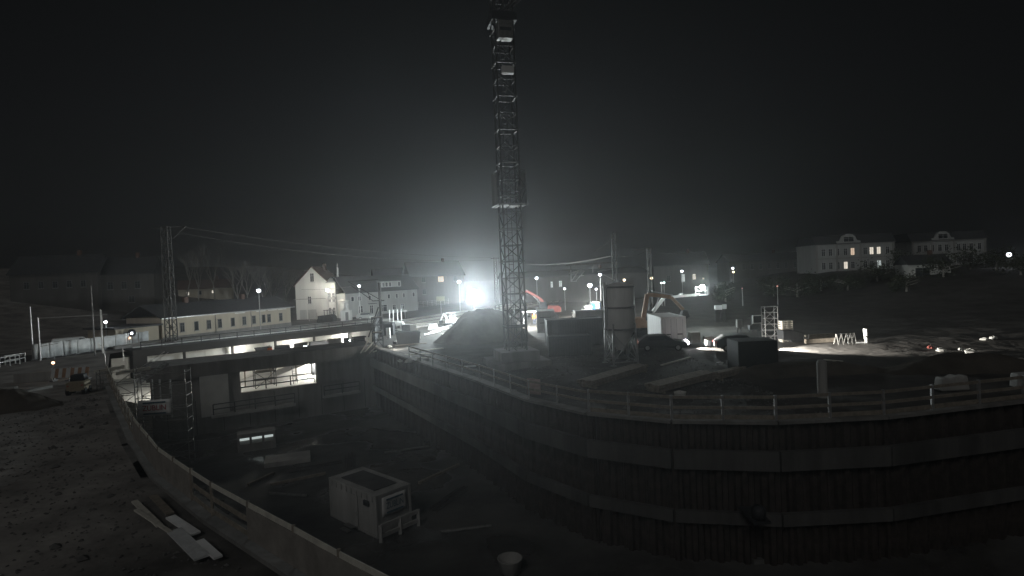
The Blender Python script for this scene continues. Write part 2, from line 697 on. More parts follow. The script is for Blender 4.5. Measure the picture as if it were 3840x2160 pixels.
def scaffold_tower(label, loc, rz, wdt, dep, h, mt='steel', lift=2.0, planks=True, r=0.035, diag=True):
    t = thing('scaffold_tower', label, 'scaffold', loc, rz)
    for x in (0, wdt):
        for y in (0, dep):
            pm = MB()
            pm.tube((x, y, 0), (x, y, h), r, n=6)
            part('standard', pm, mt, t)
    z = lift if h > lift else h * 0.9
    k = 0
    while z <= h + 0.01:
        for zz in (z, z - lift / 2):
            lm = MB()
            for y in (0, dep):
                lm.tube((0, y, zz), (wdt, y, zz), r * 0.8, n=5)
            for x in (0, wdt):
                lm.tube((x, 0, zz), (x, dep, zz), r * 0.8, n=5)
            part('ledger_frame', lm, mt, t)
        if planks:
            for q in range(2):
                bm_ = MB()
                bm_.box((wdt / 2, dep * (0.25 + 0.5 * q), z + 0.05), (wdt - 0.1, dep * 0.42, 0.05))
                part('deck_board', bm_, 'wood', t)
        if diag:
            dm = MB()
            a_, b_ = ((0, z - lift), (wdt, z)) if k % 2 == 0 else ((wdt, z - lift), (0, z))
            dm.tube((a_[0], 0, a_[1]), (b_[0], 0, b_[1]), r * 0.7, n=5)
            dm.tube((b_[0], dep, a_[1]), (a_[0], dep, b_[1]), r * 0.7, n=5)
            part('brace', dm, mt, t)
        z += lift
        k += 1
    return t


scaffold_tower('dark scaffold tower silhouetted inside the lit opening', wa(9.9, 3.2, -3.6), math.atan2(Wd.y, Wd.x), 2.2, 1.3, 3.6, 'dark', 1.8, r=0.045)
lad = thing('ladder', 'dark ladder leaning inside the right half of the lit opening', 'ladder', wa(13.6, 1.3, -3.3), math.atan2(Wd.y, Wd.x))
for x in (0, 0.45):
    lm = MB()
    lm.beam((x, 0, 0), (x - 0.05, 0.25, 1.9), 0.06)
    part('stile', lm, 'dark', lad)
for k in range(6):
    lm = MB()
    lm.beam((-0.01 * k, 0.04 * k, 0.25 + 0.3 * k), (0.45 - 0.01 * k, 0.04 * k, 0.25 + 0.3 * k), 0.04)
    part('rung', lm, 'dark', lad)

# trough beyond the shell: bright wall, ramp, timber stack
tw = thing('trough_wall', 'bright new concrete wall of the trough under the long deck', 'wall', D0 - Dd * 3, math.atan2(Dd.y, Dd.x))
LD = (D1 - D0).length + 3
npan = 14
for k in range(npan):
    pm = MB()
    wd_ = LD / npan
    pm.box((wd_ * (k + 0.5), 0.95 + random.uniform(-0.01, 0.01), -2.2), (wd_ - 0.03, 0.4, 2.85))
    part('panel', pm, 'paleconc', tw, bevel=0.012)
rp = MB()
ra_, rb_ = wa(9.5, 5.0, -3.6), wa(22.0, 9.5, -3.6)
rd_ = (rb_ - ra_).normalized()
rn_ = Vector((-rd_.y, rd_.x, 0))
rl_ = (rb_ - ra_).length
ramp = thing('access_ramp', 'pale concrete ramp climbing to the right behind the lit opening', 'ramp', ra_, math.atan2(rd_.y, rd_.x))
rp.prism([(0, 0.02), (rl_, 0.02), (rl_, 2.4), (rl_ * 0.85, 2.4)], 'y', 0, 4.2)
part('slope', rp, 'concrete', ramp)
rp = MB()
rp.prism([(-0.5, 0.02), (rl_, 0.02), (rl_, 3.4), (rl_ * 0.85, 3.4), (-0.5, 1.5)], 'y', 4.25, 4.6)
part('parapet', rp, 'paleconc', ramp)
for k in range(7):
    tk = MB()
    s = rl_ * (0.35 + 0.055 * k)
    tk.box((s, 3.4 - 0.06 * k, 0.28 + 2.4 * s / (rl_ * 0.85)), (0.5, 0.5, 0.42), ry=-0.16)
    single('timber_beam_bundle', tk, 'wood', ['lowest', 'second lowest', 'third lowest', 'middle', 'third highest', 'second highest', 'highest'][k] + ' of the row of short timber bundles lying up the pale ramp', 'timber', group='timber bundles along the ramp', loc=ra_, rz=math.atan2(rd_.y, rd_.x))
pk = MB()
pk.beam((rl_ * 0.33, 2.7, 0.12 + 2.4 * 0.33 / 0.85), (rl_ * 0.72, 2.3, 0.12 + 2.4 * 0.72 / 0.85), 0.22, 0.2)
single('timber_beam', pk, 'palewood', 'long orange-lit timber beam lying up the pale ramp', 'timber', loc=ra_, rz=math.atan2(rd_.y, rd_.x))


def work_lamp(label, loc, power, h=1.6, aim=None, col=(1, 0.97, 0.88), radius=0.25, face=0.0):
    t = thing('work_lamp', label, 'work lamp', loc, face)
    for k in range(3):
        lm = MB()
        q = 2 * math.pi * k / 3
        lm.tube((0.4 * math.cos(q), 0.4 * math.sin(q), 0), (0, 0, h * 0.6), 0.02, n=5)
        part('leg', lm, 'dark', t)
    lm = MB()
    lm.tube((0, 0, h * 0.5), (0, 0, h), 0.025, n=6)
    part('mast', lm, 'dark', t)
    lm = MB()
    lm.box((0, 0.06, h + 0.15), (0.42, 0.1, 0.3))
    part('housing', lm, 'dark', t, bevel=0.02)
    lm = MB()
    lm.box((0, -0.005, h + 0.15), (0.36, 0.02, 0.24))
    part('lens', lm, 'flood', t)
    lamp('work_light', (0, -0.4, h + 0.15), power, col, radius, t)
    return t


work_lamp('work lamp behind the right pier of the lit opening', wa(18.5, 7.0, -3.6), 3200, 1.6)
work_lamp('work lamp behind the left pier of the lit opening', wa(4.0, 7.5, -3.6), 2600, 1.6)
for k, (sd, nm) in enumerate(((13.5, 'left of the middle'), (22.0, 'right of the middle'), (31.0, 'near the far end'))):
    work_lamp('work lamp under the long deck ' + nm, D0 + Dd * sd - Dn * 0.55 - Z * 3.6, (700, 1000, 1200)[k], 1.3, radius=0.3)

# long deck with railing
dk = thing('footbridge_deck', 'long dark deck beam crossing above the bright trough wall', 'bridge', D0 - Dd * 1.0, math.atan2(Dd.y, Dd.x))
LK = (D1 - D0).length + 1
q = MB()
q.box((LK / 2, 1.2, -0.2), (LK, 5.0, 0.7))
part('deck', q, 'shadeblack', dk)
q = MB()
q.box((LK / 2, -1.32, -0.25), (LK, 0.25, 1.0))
part('edge_beam', q, 'shadeblack', dk)
q = MB()
q.box((0.9, 0.2, -3.9), (1.6, 2.4, 6.3))
part('end_pier', q, 'shadeblack', dk)
for k in range(5):
    q = MB()
    q.box((6.5 + k * 6.5, 0.1, -2.1), (0.3, 0.3, 3.1))
    part('prop', q, 'shadeblack', dk)
railing('guard_railing', 'dark railing along the front edge of the long deck', [D0 - Dn * 1.2 + Z * 0.15, D1 - Dn * 1.2 + Z * 0.15], 'dark', rails=(1.1, 0.6, 0.2), r=0.04, step=2.5)
ha, hb_ = W1 + Wn * 1.0 + Wd * 0.6, D1 - Dd * 0.5 + Vector((1.2, 0, 0))
hd_ = (hb_ - ha).normalized()
hn_ = int((hb_ - ha).length / 2.5)
blk = thing('light_blocker', 'added tall dark hoarding seen edge on at the right end of the trough', 'blocker', ha, math.atan2(hd_.y, hd_.x))  # added screen that keeps the flood light off deck and trough
for k in range(hn_):
    q = MB()
    q.box((2.5 * k + 1.25, 0, 1.35), (2.46, 0.05, 2.6))
    part('board', q, 'dark', blk)
    q = MB()
    q.box((2.5 * k, 0.08, 1.3), (0.1, 0.1, 2.7))
    part('post', q, 'dark', blk)
# things standing in front of the bright strip
for px, py, wd_, h_, mt_, lb in ((1060, 1322, 1.9, 1.0, 'dark', 'dark formwork panel with zigzag mesh in front of the bright trough wall'),
                                 (1128, 1314, 1.7, 1.0, 'grey', 'grey ribbed panel beside the dark formwork panel in the trough'),
                                 (1255, 1293, 2.0, 0.9, 'paleconc', 'pale ribbed panel in front of the bright trough wall'),
                                 (1300, 1285, 0.8, 0.7, 'dark', 'small dark rack right of the pale ribbed panel')):
    p = at(px, py, 73 if px < 1200 else 80)
    t = thing('formwork_shutter', lb, 'formwork', p, R(35))
    q = MB()
    q.box((0, 0, h_ / 2), (wd_, 0.12, h_))
    part('sheet', q, mt_, t)
    for k in range(9):
        q = MB()
        x = -wd_ / 2 + wd_ * (k + 0.5) / 9
        if px == 1060:
            q.beam((x - 0.08, -0.08, 0.02), (x + 0.08, -0.08, 0.32), 0.05)
        else:
            q.box((x, -0.08, h_ / 2), (0.05, 0.05, h_))
        part('rib', q, 'white' if px == 1060 else mt_, t)
    q = MB()
    q.box((0, 0.3, -1.8), (wd_, 0.2, 3.6))
    part('stand', q, 'dark', t)

for k, (px, sx, sz, lb) in enumerate(((985, 2.2, 1.1, 'dark stack of boards left of the zigzag formwork shutter'), (1195, 2.6, 1.0, 'dark pile of sheeting between the grey and the pale shutter'), (1345, 1.6, 1.0, 'dark crate at the right end of the trough'))):
    p = at(px, 1328 - (px - 985) * 0.12, 72)
    t = thing('board_stack', lb, 'stack', (p.x, p.y, p.z - 0.2), R(34))
    for i in range(5):
        q = MB()
        q.box((random.uniform(-.15, .15), 0, sz * (i + 0.5) / 5), (sx * random.uniform(.8, 1.05), 0.9, sz / 5 - 0.03))
        part('board', q, 'dark', t)
    q = MB()
    q.box((0, 0, -1.6), (sx * 0.8, 0.6, 3.2))
    part('stand', q, 'dark', t)

# ------------------------------------------------------------------ banners
def banner(label, loc, rz, wd_, h_, tilt=0.0, cloth='banner', lines=True, txt=True, print_='redprint'):
    t = thing('site_banner', label, 'banner', loc, rz)
    q = MB()
    nsx = 10
    vv = []
    for j in range(5):
        for i in range(nsx + 1):
            x = -wd_ / 2 + wd_ * i / nsx
            z = h_ * j / 4
            vv.append((x, 0.02 * math.sin(i * 1.7 + j), z))
    ff = [(j * (nsx + 1) + i, j * (nsx + 1) + i + 1, (j + 1) * (nsx + 1) + i + 1, (j + 1) * (nsx + 1) + i) for j in range(4) for i in range(nsx)]
    q.add(vv, ff)
    o = part('sheet', q, cloth, t, smooth=True)
    o.modifiers.new('thick', 'SOLIDIFY').thickness = 0.01
    for z in (h_ * 0.83, h_ * 0.17):
        q = MB()
        q.box((0.0, -0.045, z), (wd_ * 0.68, 0.012, h_ * 0.09))
        part('stripe', q, 'navy', t)
    if txt:
        me = text_mesh('ZÜBLIN', h_ * 0.46)
        xs_ = [v.co.x for v in me.vertices]
        sc = wd_ * 0.7 / (max(xs_) - min(xs_))
        me.transform(Matrix.Diagonal((sc, 1, 1, 1)))
        me.materials.append(M[print_])
        o = part('lettering', me, print_, t)
        o.location = (0, -0.05, h_ * 0.5)
    return t


# scaffold with the banner at the left of the pit
scf = []
SA = at(365, 1585, 44)
sc_a = g(690, 1690, PITZ)
b0 = at(583, 1560, 47)
bw = 115 / FPX * 47
scaffold_tower('tall steel scaffold carrying the white banner beside the left pit edge', (b0.x - 1.7, b0.y + 0.15, PITZ), R(10), 3.9, 1.2, 8.2, 'darksteel', 2.0, planks=False, r=0.04)
banner('white banner with red ZÜBLIN lettering between two dark stripes on the tall scaffold', (b0.x, b0.y - 0.05, b0.z), R(10), bw, 62 / FPX * 47)
scaffold_tower('slender steel scaffold stair at the far end of the left railing', at(372, 1585, 46.5) * 1.0, R(25), 2.6, 1.2, 4.2, 'darksteel', 2.0, planks=False, r=0.035)
for k, (px, py, L_) in enumerate(((412, 1385, 2.2), (500, 1390, 2.6))):
    p = at(px, py, 50 + k)
    q = MB()
    q.box((0, 0, 0), (L_, 0.5, 0.25), rz=R(48), ry=R(-3))
    single('formwork_beam', q, 'palewood', ['pale formwork beam on the scaffold, nearer the fence', 'pale formwork beam on the scaffold, nearer the deck pier'][k], 'beam', loc=p)
st = thing('stair_unit', 'pale steel stair with white railings in front of the deck pier', 'stair', at(525, 1430, 50), R(48))
for k in range(7):
    q = MB()
    q.box((0.33 * k, 0, 0.2 * k), (0.3, 1.0, 0.04))
    part('tread', q, 'steel', st)
for y in (-0.52, 0.52):
    q = MB()
    q.beam((-0.2, y, -0.1), (2.2, y, 1.3), 0.06, 0.2)
    part('stringer', q, 'steel', st)
    q = MB()
    q.beam((-0.2, y, 0.9), (2.2, y, 2.3), 0.05)
    part('handrail', q, 'steel', st)
for px in (640, 600, 572):
    p = at(px, 1470, 54)
    q = MB()
    q.tube((0, 0, -2.5), (0, 0, 1.2), 0.09, n=8)
    single('steel_prop', q, 'steel', {640: 'steel prop right of the deck pier, nearest the dark wall', 600: 'middle steel prop below the deck pier', 572: 'steel prop left of the other two below the deck pier'}[px], 'prop', loc=p)

# ------------------------------------------------------------------ plywood guard railing on the left pit edge
rail_pts = [p_near + Z * 0.24] + [p + Z * 0.24 for p in pl]
rl = thing('guard_railing', 'curving timber railing with plywood boards along the left pit edge', 'railing', rail_pts[0])
for k in range(len(rail_pts) - 1):
    a, b = rail_pts[k] - rail_pts[0], rail_pts[k + 1] - rail_pts[0]
    L = (b - a).length
    n = max(1, round(L / 2.4))
    for i in range(n):
        p, q_ = a.lerp(b, i / n), a.lerp(b, (i + 1) / n)
        pm = MB()
        pm.beam(p - Z * 0.05, p + Z * 1.18, 0.08)
        part('post', pm, 'wood', rl)
        for z in (1.06, 0.6, 0.14):
            bm_ = MB()
            bm_.beam(p + Z * (z + random.uniform(-0.02, 0.02)), q_ + Z * (z + random.uniform(-0.02, 0.02)), 0.035, 0.16)
            part('board', bm_, 'palewood' if z > 1 else 'wood', rl)
        if (k, i) in ((0, 0), (0, 1), (0, 2), (1, 0), (2, 1), (2, 2), (3, 0), (3, 1), (3, 2)):
            bm_ = MB()
            off = (q_ - p).normalized().cross(Z) * -0.05
            bm_.beam(p + off + Z * 0.52, q_ + off + Z * 0.52, 0.02, 0.95)
            part('plywood_sheet', bm_, 'ply', rl)

# planks and panels on the ground by the railing
plank_spec = [((505, 1895), (600, 1990), 0.2, 'palewood', 'short pale board at the upper end of the boards beside the pit railing'),
              ((655, 2010), (760, 2115), 0.42, 'tarp', 'broad white panel lying beside the pit railing, nearest the camera'),
              ((575, 1880), (640, 1950), 0.25, 'wood', 'dull timber board lying between the pale board and the railing'),
              ((640, 1955), (735, 2020), 0.3, 'banner', 'pale panel lying close to the foot of the pit railing'),
              ((750, 2050), (820, 2115), 0.24, 'banner', 'narrow pale strip lying under the plywood sheets of the railing'),
              ((510, 1935), (640, 2020), 0.12, 'palewood', 'thin pale batten lying outermost from the pit railing')]
for k, (a_, b_, wd_, mt_, lb) in enumerate(plank_spec):
    a, b = g(*a_) + Z * 0.16, g(*b_) + Z * 0.16
    q = MB()
    q.beam((0, 0, 0), b - a, wd_, 0.06)
    single('board', q, mt_, lb, 'board', group='boards beside the pit railing', loc=a + Z * 0.03 * (k % 3))


# ------------------------------------------------------------------ containers
def container(name, label, loc, rz, L, Wd_, H, mt, doors=True, corr=True):
    t = thing(name, label, 'container', loc, rz)
    b_ = MB()
    b_.box((L / 2, Wd_ / 2, H / 2), (L - 0.08, Wd_ - 0.08, H - 0.06))
    part('shell', b_, mt, t)
    for x in (0.06, L - 0.06):
        for y in (0.06, Wd_ - 0.06):
            q = MB()
            q.box((x, y, H / 2), (0.14, 0.14, H))
            part('corner_post', q, mt, t, bevel=0.015)
    for z in (0.08, H - 0.06):
        q = MB()
        for y in (0.05, Wd_ - 0.05):
            q.box((L / 2, y, z), (L, 0.12, 0.14))
        for x in (0.05, L - 0.05):
            q.box((x, Wd_ / 2, z), (0.12, Wd_, 0.139))
        part('frame_rail', q, mt, t)
    if corr:
        n = int(L / 0.28)
        for y, nm in ((0.02, 'front'), (Wd_ - 0.02, 'rear')):
            q = MB()
            for i in range(n):
                q.box((0.2 + (L - 0.4) * (i + 0.5) / n, y, H / 2), (0.13, 0.07, H - 0.3))
            part('corrugation', q, mt, t)
    return t


rngx = random.Random(5)
# container with banner on the pit floor
k0 = g(1416, 2022, PITZ)
cA = g(1240, 1935, PITZ)
cB = g(1590, 1945, PITZ)
dirL = (cA - k0).normalized()
lenL, lenR = (cA - k0).length, 2.5
ang = math.atan2(-dirL.y, -dirL.x)
ct = container('site_container', 'grey site container with a ZÜBLIN banner on the pit floor', cA, ang, lenL, 2.5, 2.5, 'cabin', corr=False)
q = MB()
q.box((lenL * 0.55, -0.03, 1.1), (0.85, 0.06, 2.0))
dr = part('door', q, 'cabin', ct)
q = MB()
q.box((lenL * 0.55 + 0.32, -0.08, 1.05), (0.05, 0.05, 0.2))
part('handle', q, 'steel', dr)
for k in range(9):
    q = MB()
    q.box((0.35 + (lenL - 0.7) * k / 8, -0.01, 2.25), (0.05, 0.05, 0.35))
    part('panel_rib', q, 'cabin', ct)
for k in range(2):
    q = MB()
    q.box((lenL * 0.55, -0.35 - 0.3 * k, 0.28 - 0.14 * k), (0.9, 0.3, 0.05))
    part('step', q, 'darksteel', ct)
q = MB()
q.box((lenL * 0.82, -0.05, 1.9), (0.5, 0.1, 0.3))
part('air_vent', q, 'dark', ct)
q = MB()
q.box((lenL * 0.5, 1.25, 2.53), (lenL * 0.7, 1.6, 0.06))
part('shade_top', q, 'wetconc', ct)  # dark sheet standing in for the shaded inside of an open top
xr = Vector((math.cos(ang), math.sin(ang), 0))
yr = Vector((-math.sin(ang), math.cos(ang), 0))
bl = cA + xr * (lenL + 0.06) + yr * 1.25 + Z * 1.15
banner('dim ZÜBLIN banner on the end of the grey container in the pit', bl, ang + R(90), 1.75, 1.15, cloth='silo', print_='navy')
railing('guard_railing', 'low pale railing in front of the grey container in the pit', [cA + xr * (lenL + 0.5) - yr * 0.1 + Z * PITZ * 0, cA + xr * (lenL + 0.5) + yr * 2.6], 'cabin', h=1.0, rails=(0.9, 0.35), r=0.09, step=1.3)

# pump sump box with a lit slot on the pit floor
p = g(965, 1690, PITZ)
sb = thing('sump_box', 'low concrete sump box with a small lit slot on the pit floor', 'concrete box', p, R(25))
q = MB()
q.box((0, 0.9, 0.35), (3.2, 1.6, 0.7))
part('base', q, 'darkconc', sb)
q = MB()
q.box((0, 0.9, 1.45), (3.2, 1.6, 0.35))
part('lid', q, 'darkconc', sb)
for x in (-1.5, -0.5, 0.55, 1.5):
    q = MB()
    q.box((x, 0.25, 0.98), (0.2, 0.25, 0.57))
    part('post', q, 'darkconc', sb)
q = MB()
q.box((0, 1.5, 0.98), (2.9, 0.06, 0.5))
part('lit_back', q, 'litcool', sb)
q = MB()
s0 = g(1080, 1730, PITZ)
q.box((0, 0, 0.2), (3.6, 2.2, 0.4), rz=R(20))
single('concrete_slab', q, 'concrete', 'pale concrete slab right of the sump box on the pit floor', 'slab', loc=s0, bevel=0.02)
q = MB()
q.lathe([(0.25, 0), (0.5, 0.1), (0.62, 0.75), (0.66, 0.8), (0.58, 0.8), (0.45, 0.2), (0.01, 0.15)], 14)
single('concrete_bucket', q, 'concrete', 'round concrete bucket on the pit floor at the bottom edge', 'bucket', loc=g(1915, 2150, PITZ), smooth=True)
for k, (a_, b_) in enumerate((((2820, 2112), (3500, 2020)),)):
    a, b = g(*a_, PITZ if k == 0 else PITZ), g(*b_, PITZ)
    q = MB()
    q.beam((0, 0, 0.1), b - a + Z * 0.1, 0.4, 0.25)
    single('steel_girder', q, 'darksteel', 'long steel girder lying at the foot of the right pit wall', 'girder', loc=a)
hp = thing('pump', 'small dark pump standing on a bracket of the right pit wall', 'pump', at(2845, 1920, 26.2))
q = MB()
q.lathe([(0.01, -0.3), (0.3, -0.3), (0.33, 0.1), (0.2, 0.3), (0.01, 0.32)], 12)
part('body', q, 'dark', hp, smooth=True)
q = MB()
q.box((0, 0.5, -0.36), (0.8, 1.8, 0.1))
part('bracket', q, 'dark', hp)

for k, (px, py, L_, an_, mt_, lb) in enumerate(((1120, 1800, 4.0, 30, 'wood', 'timber beam lying on the pit floor behind the grey container'), (1080, 1860, 3.2, -15, 'darksteel', 'steel tube lying on the pit floor left of the grey container'),
                                                 (1650, 1780, 4.5, 55, 'wood', 'long timber beam on the dark pit floor right of the grey container'), (1750, 1990, 3.0, 10, 'darksteel', 'short steel tube on the pit floor near the round bucket'),
                                                 (980, 1800, 2.6, 70, 'wood', 'short timber lying on the pit floor left of the container'), (1530, 1690, 4.0, 20, 'darksteel', 'steel tube lying far back on the pit floor'))):
    q = MB()
    if mt_ == 'wood':
        q.box((0, 0, 0.1), (L_, 0.22, 0.18))
    else:
        q.tube((-L_ / 2, 0, 0.12), (L_ / 2, 0, 0.12), 0.1, n=8)
    single('timber' if mt_ == 'wood' else 'steel_tube', q, mt_, lb, 'timber' if mt_ == 'wood' else 'tube', loc=g(px, py, PITZ), rz=R(an_))
for k, (px, py) in enumerate(((1180, 1760), (1700, 1880), (1330, 1730))):
    t = thing('rebar_bundle', ['rebar bundle on the pit floor behind the container roof', 'rebar bundle on the pit floor right of the container railing', 'rebar bundle far back on the pit floor'][k], 'rebar', g(px, py, PITZ), R(25 + 40 * k))
    for i in range(8):
        q = MB()
        q.tube((-2, 0.1 * i + rngx.uniform(-.03, .03), 0.1 + 0.05 * (i % 3)), (2 + rngx.uniform(-.3, .3), 0.1 * i + rngx.uniform(-.1, .1), 0.1 + 0.05 * (i % 3)), 0.022, n=5)
        part('bar', q, 'rust', t)
# right railing
right_pts = [c2 + Z * 0.24, cb + Z * 0.24, e1 + Z * 0.24, e2 + Z * 0.24, e3 + Z * 0.24, e4 + Z * 0.24]
t = railing('guard_railing', 'long grey timber railing along the right edge of the pit', right_pts, 'wood', h=1.25, rails=(1.15, 0.62), r=0.06, step=3.0, post_mat='steel')
for k in range(len(right_pts) - 1):
    a, b = right_pts[k] - right_pts[0], right_pts[k + 1] - right_pts[0]
    n = max(1, round((b - a).length / 3))
    for i in range(n):
        q = MB()
        q.beam(a.lerp(b, i / n) + Z * 0.14, a.lerp(b, (i + 0.98) / n) + Z * 0.14, 0.04, 0.22)
        part('toe_board', q, 'wood', t)
railing('guard_railing', 'grey railing from the pit corner back towards the spoil heap', [c2 + Z * 0.24, ca + Z * 0.24, c1 + Z * 0.24, c1.lerp(W1, 0.55) + Z * 0.24], 'wood', h=1.15, rails=(1.08, 0.6), r=0.05, step=3.0, post_mat='steel')
bp = at(1900, 1512, 39.6)
banner('dim ZÜBLIN banner hanging on the railing right of the flood light', (bp.x, bp.y - 0.4, bp.z), R(-35), 1.75, 1.1, cloth='concrete', print_='navy')
q = MB()
q.box((0, 0, 0.5), (1.0, 0.05, 1.0))
single('sign_board', q, mat('faded_pink_board', (0.4, 0.29, 0.26), 0.8), 'plain faded pinkish board on the railing right of the dim banner', 'board', loc=at(2003, 1478, 36.5), rz=R(-35))
q = MB()
pb = g(3085, 1490)
q.tube((0, 0, 0), (0, 0, 2.1), 0.28, n=14)
q.tube((0, 0, 2.1), (0, 0, 2.2), 0.22, n=14)
single('concrete_pipe', q, 'concrete', 'upright grey concrete pipe standing behind the right railing', 'pipe', loc=pb, smooth=False)
q = MB()
q.prism([(-0.9, 0), (0.85, 0.0), (0.7, 0.9), (0.35, 0.8), (0.1, 0.92), (-0.3, 0.75), (-0.75, 0.8)], 'y', -0.35, 0.35)
single('bulk_bag', q, 'concrete', 'pale crumpled bulk bag behind the right railing', 'bag', loc=g(3570, 1462), bevel=0.1)
q = MB()
q.prism([(-0.6, 0), (0.6, 0.0), (0.5, 0.9), (-0.5, 0.85)], 'y', -0.3, 0.3)
single('bulk_bag', q, 'concrete', 'pale bulk bag at the right frame edge behind the railing', 'bag', loc=g(3836, 1452), bevel=0.1)


# ------------------------------------------------------------------ spoil heap and loose ground things
def heap(name, label, loc, rx, ry, h, flat=0.25, mt='dirt', seed=0, rz=0.0):
    q = MB()
    n, mm = 96, 40
    vv = []
    for j in range(mm + 1):
        t_ = j / mm
        for i in range(n):
            k = 2 * math.pi * i / n
            wob = 1 + 0.13 * noise.noise(Vector((math.cos(k) * 1.7, math.sin(k) * 1.7, seed)))
            r_ = t_ * wob
            zz = h * (1 - smooth01((t_ - flat) / (1 - flat))) if t_ > flat else h
            lin = h * min(1, (1 - t_) / (1 - flat))
            zz = 0.35 * zz + 0.65 * lin
            zz += 0.16 * h ** 0.5 * noise.noise(Vector((math.cos(k) * r_ * rx * 0.9, math.sin(k) * r_ * ry * 0.9, seed + 4))) * (1 - t_ ** 3)
            pq = Vector((math.cos(k) * r_ * rx, math.sin(k) * r_ * ry, seed))
            zz += (0.09 * noise.noise(pq * 2.3) + 0.06 * noise.noise(pq * 5.1) + 0.22 * noise.noise(pq * 0.8)) * min(1, h / 2) * (1 - t_ ** 4)
            vv.append((pq.x, pq.y, zz - 0.12 * t_))
    ff = [(j * n + i, j * n + (i + 1) % n, (j + 1) * n + (i + 1) % n, (j + 1) * n + i) for j in range(mm) for i in range(n)]
    q.add(vv, ff)
    return single(name, q, mt, label, 'soil heap', loc=loc, smooth=True, rz=rz)


hb = at(1815, 1290, 71)
heap('spoil_heap', 'large dark spoil heap silhouetted right below the flood light', (hb.x, hb.y, 0), 6.4, 4.2, 3.75, 0.26, seed=2)
heap('spoil_heap', 'low dirt heap in the dark at the left frame edge', g(30, 1530), 4.0, 2.5, 1.3, 0.2, seed=6)
heap('spoil_heap', 'long low dirt heap in front of the right railing', g(3000, 1400), 7.0, 2.0, 0.8, 0.3, seed=9)
heap('spoil_heap', 'broad dirt heap with debris at the far right', g(3620, 1380), 6.5, 2.4, 1.0, 0.3, seed=12)


def board_at(a_, b_, wd_, mt_, lb, th=0.08, lift=0.14, group=None, name='board'):
    a, b = g(*a_) + Z * lift, g(*b_) + Z * lift
    q = MB()
    q.beam((0, 0, 0), b - a, wd_, th)
    return single(name, q, mt_, lb, 'board', loc=a, group=group)


for spec in (((1500, 1336), (1625, 1330), 0.5, 'palewood', 'bright board lying in front of the spoil heap, nearest the leaning boards'),
             ((1560, 1322), (1660, 1310), 0.5, 'palewood', 'bright board lying just left of the spoil heap'),
             ((1480, 1300), (1600, 1290), 0.4, 'wood', 'dull board lying behind the two bright boards'),
             ((1545, 1348), (1610, 1346), 0.35, 'palewood', 'small bright board lying nearest the pit edge'),
             ((1740, 1381), (1785, 1378), 0.4, 'tarp', 'narrow white sheet lying in front of the spoil heap'),
             ((1945, 1371), (2010, 1366), 0.25, 'palewood', 'thin pale batten lying below the crane foot'),
             ((2480, 1376), (2590, 1345), 0.2, 'palewood', 'thin pale batten on the dark ground in front of the first car'),
             ((3090, 1355), (3160, 1362), 0.2, 'palewood', 'pale batten lying on the dirt heap in front of the railing'),
             ((3730, 1345), (3770, 1352), 0.25, 'palewood', 'white batten lying at the far right of the yard')):
    board_at(*spec)
rngs = random.Random(3)
for k, (px, py) in enumerate(((1462, 1305), (1500, 1362), (1535, 1362), (1570, 1360), (2700, 1372), (2740, 1368), (2550, 1490), (3490, 1312), (3530, 1322), (3560, 1352), (3605, 1320), (3640, 1330), (3690, 1280), (3725, 1276))):
    q = MB()
    rr_ = rngs.uniform(0.25, 0.5)
    q.sphere((0, 0, 0.1), rr_, 7, 0.5)
    q.v = [(x * rngs.uniform(0.7, 1.3), y * rngs.uniform(0.7, 1.3), z * rngs.uniform(0.7, 1.2)) for x, y, z in q.v]
    lbs = ['small pale rubble lump left of the bright boards', 'rubble lump nearest the pit edge below the bright boards', 'rubble lump in the middle below the bright boards', 'rubble lump right below the bright boards',
           'crumpled pale sheet in front of the dark box, left one', 'crumpled pale sheet in front of the dark box, right one', 'pale lump at the end of the front timber stack', 'reddish rubbish lump at the left of the far right debris',
           'pale rubble lump in the far right debris, next to the reddish one', 'pale rubble lump nearest the railing in the far right debris', 'middle rubble lump of the far right debris', 'right rubble lump of the far right debris', 'rubble lump at the back of the far right debris', 'rubble lump at the very back right of the debris']
    single('rubble', q, 'red' if k == 7 else ('tarp' if k in (4, 5) else 'paleconc'), lbs[k], 'rubble', loc=g(px, py) + Z * 0.12)

# timber stacks in front of the silo
for k, (a_, b_, n_) in enumerate((((2215, 1462), (2425, 1395), 4), ((2470, 1480), (2680, 1425), 4), ((2690, 1430), (2790, 1405), 2))):
    a, b = g(*a_), g(*b_)
    d_ = (b - a)
    t = thing('timber_stack', ['timber stack on the dark ground in front of the silo', 'timber stack with pale ends right of the stack in front of the silo', 'short timber stack at the right of the three stacks'][k], 'timber', a, math.atan2(d_.y, d_.x))
    for i in range(n_):
        for j in range(2):
            q = MB()
            q.box((d_.length / 2 + random.uniform(-0.2, 0.2), i * 0.32, 0.25 + j * 0.24), (d_.length, 0.26, 0.2))
            part('beam', q, 'wood', t)
    for x in (0.4, d_.length - 0.4):
        q = MB()
        q.box((x, (n_ - 1) * 0.16, 0.07), (0.15, n_ * 0.34, 0.14))
        part('bearer', q, 'wood', t)

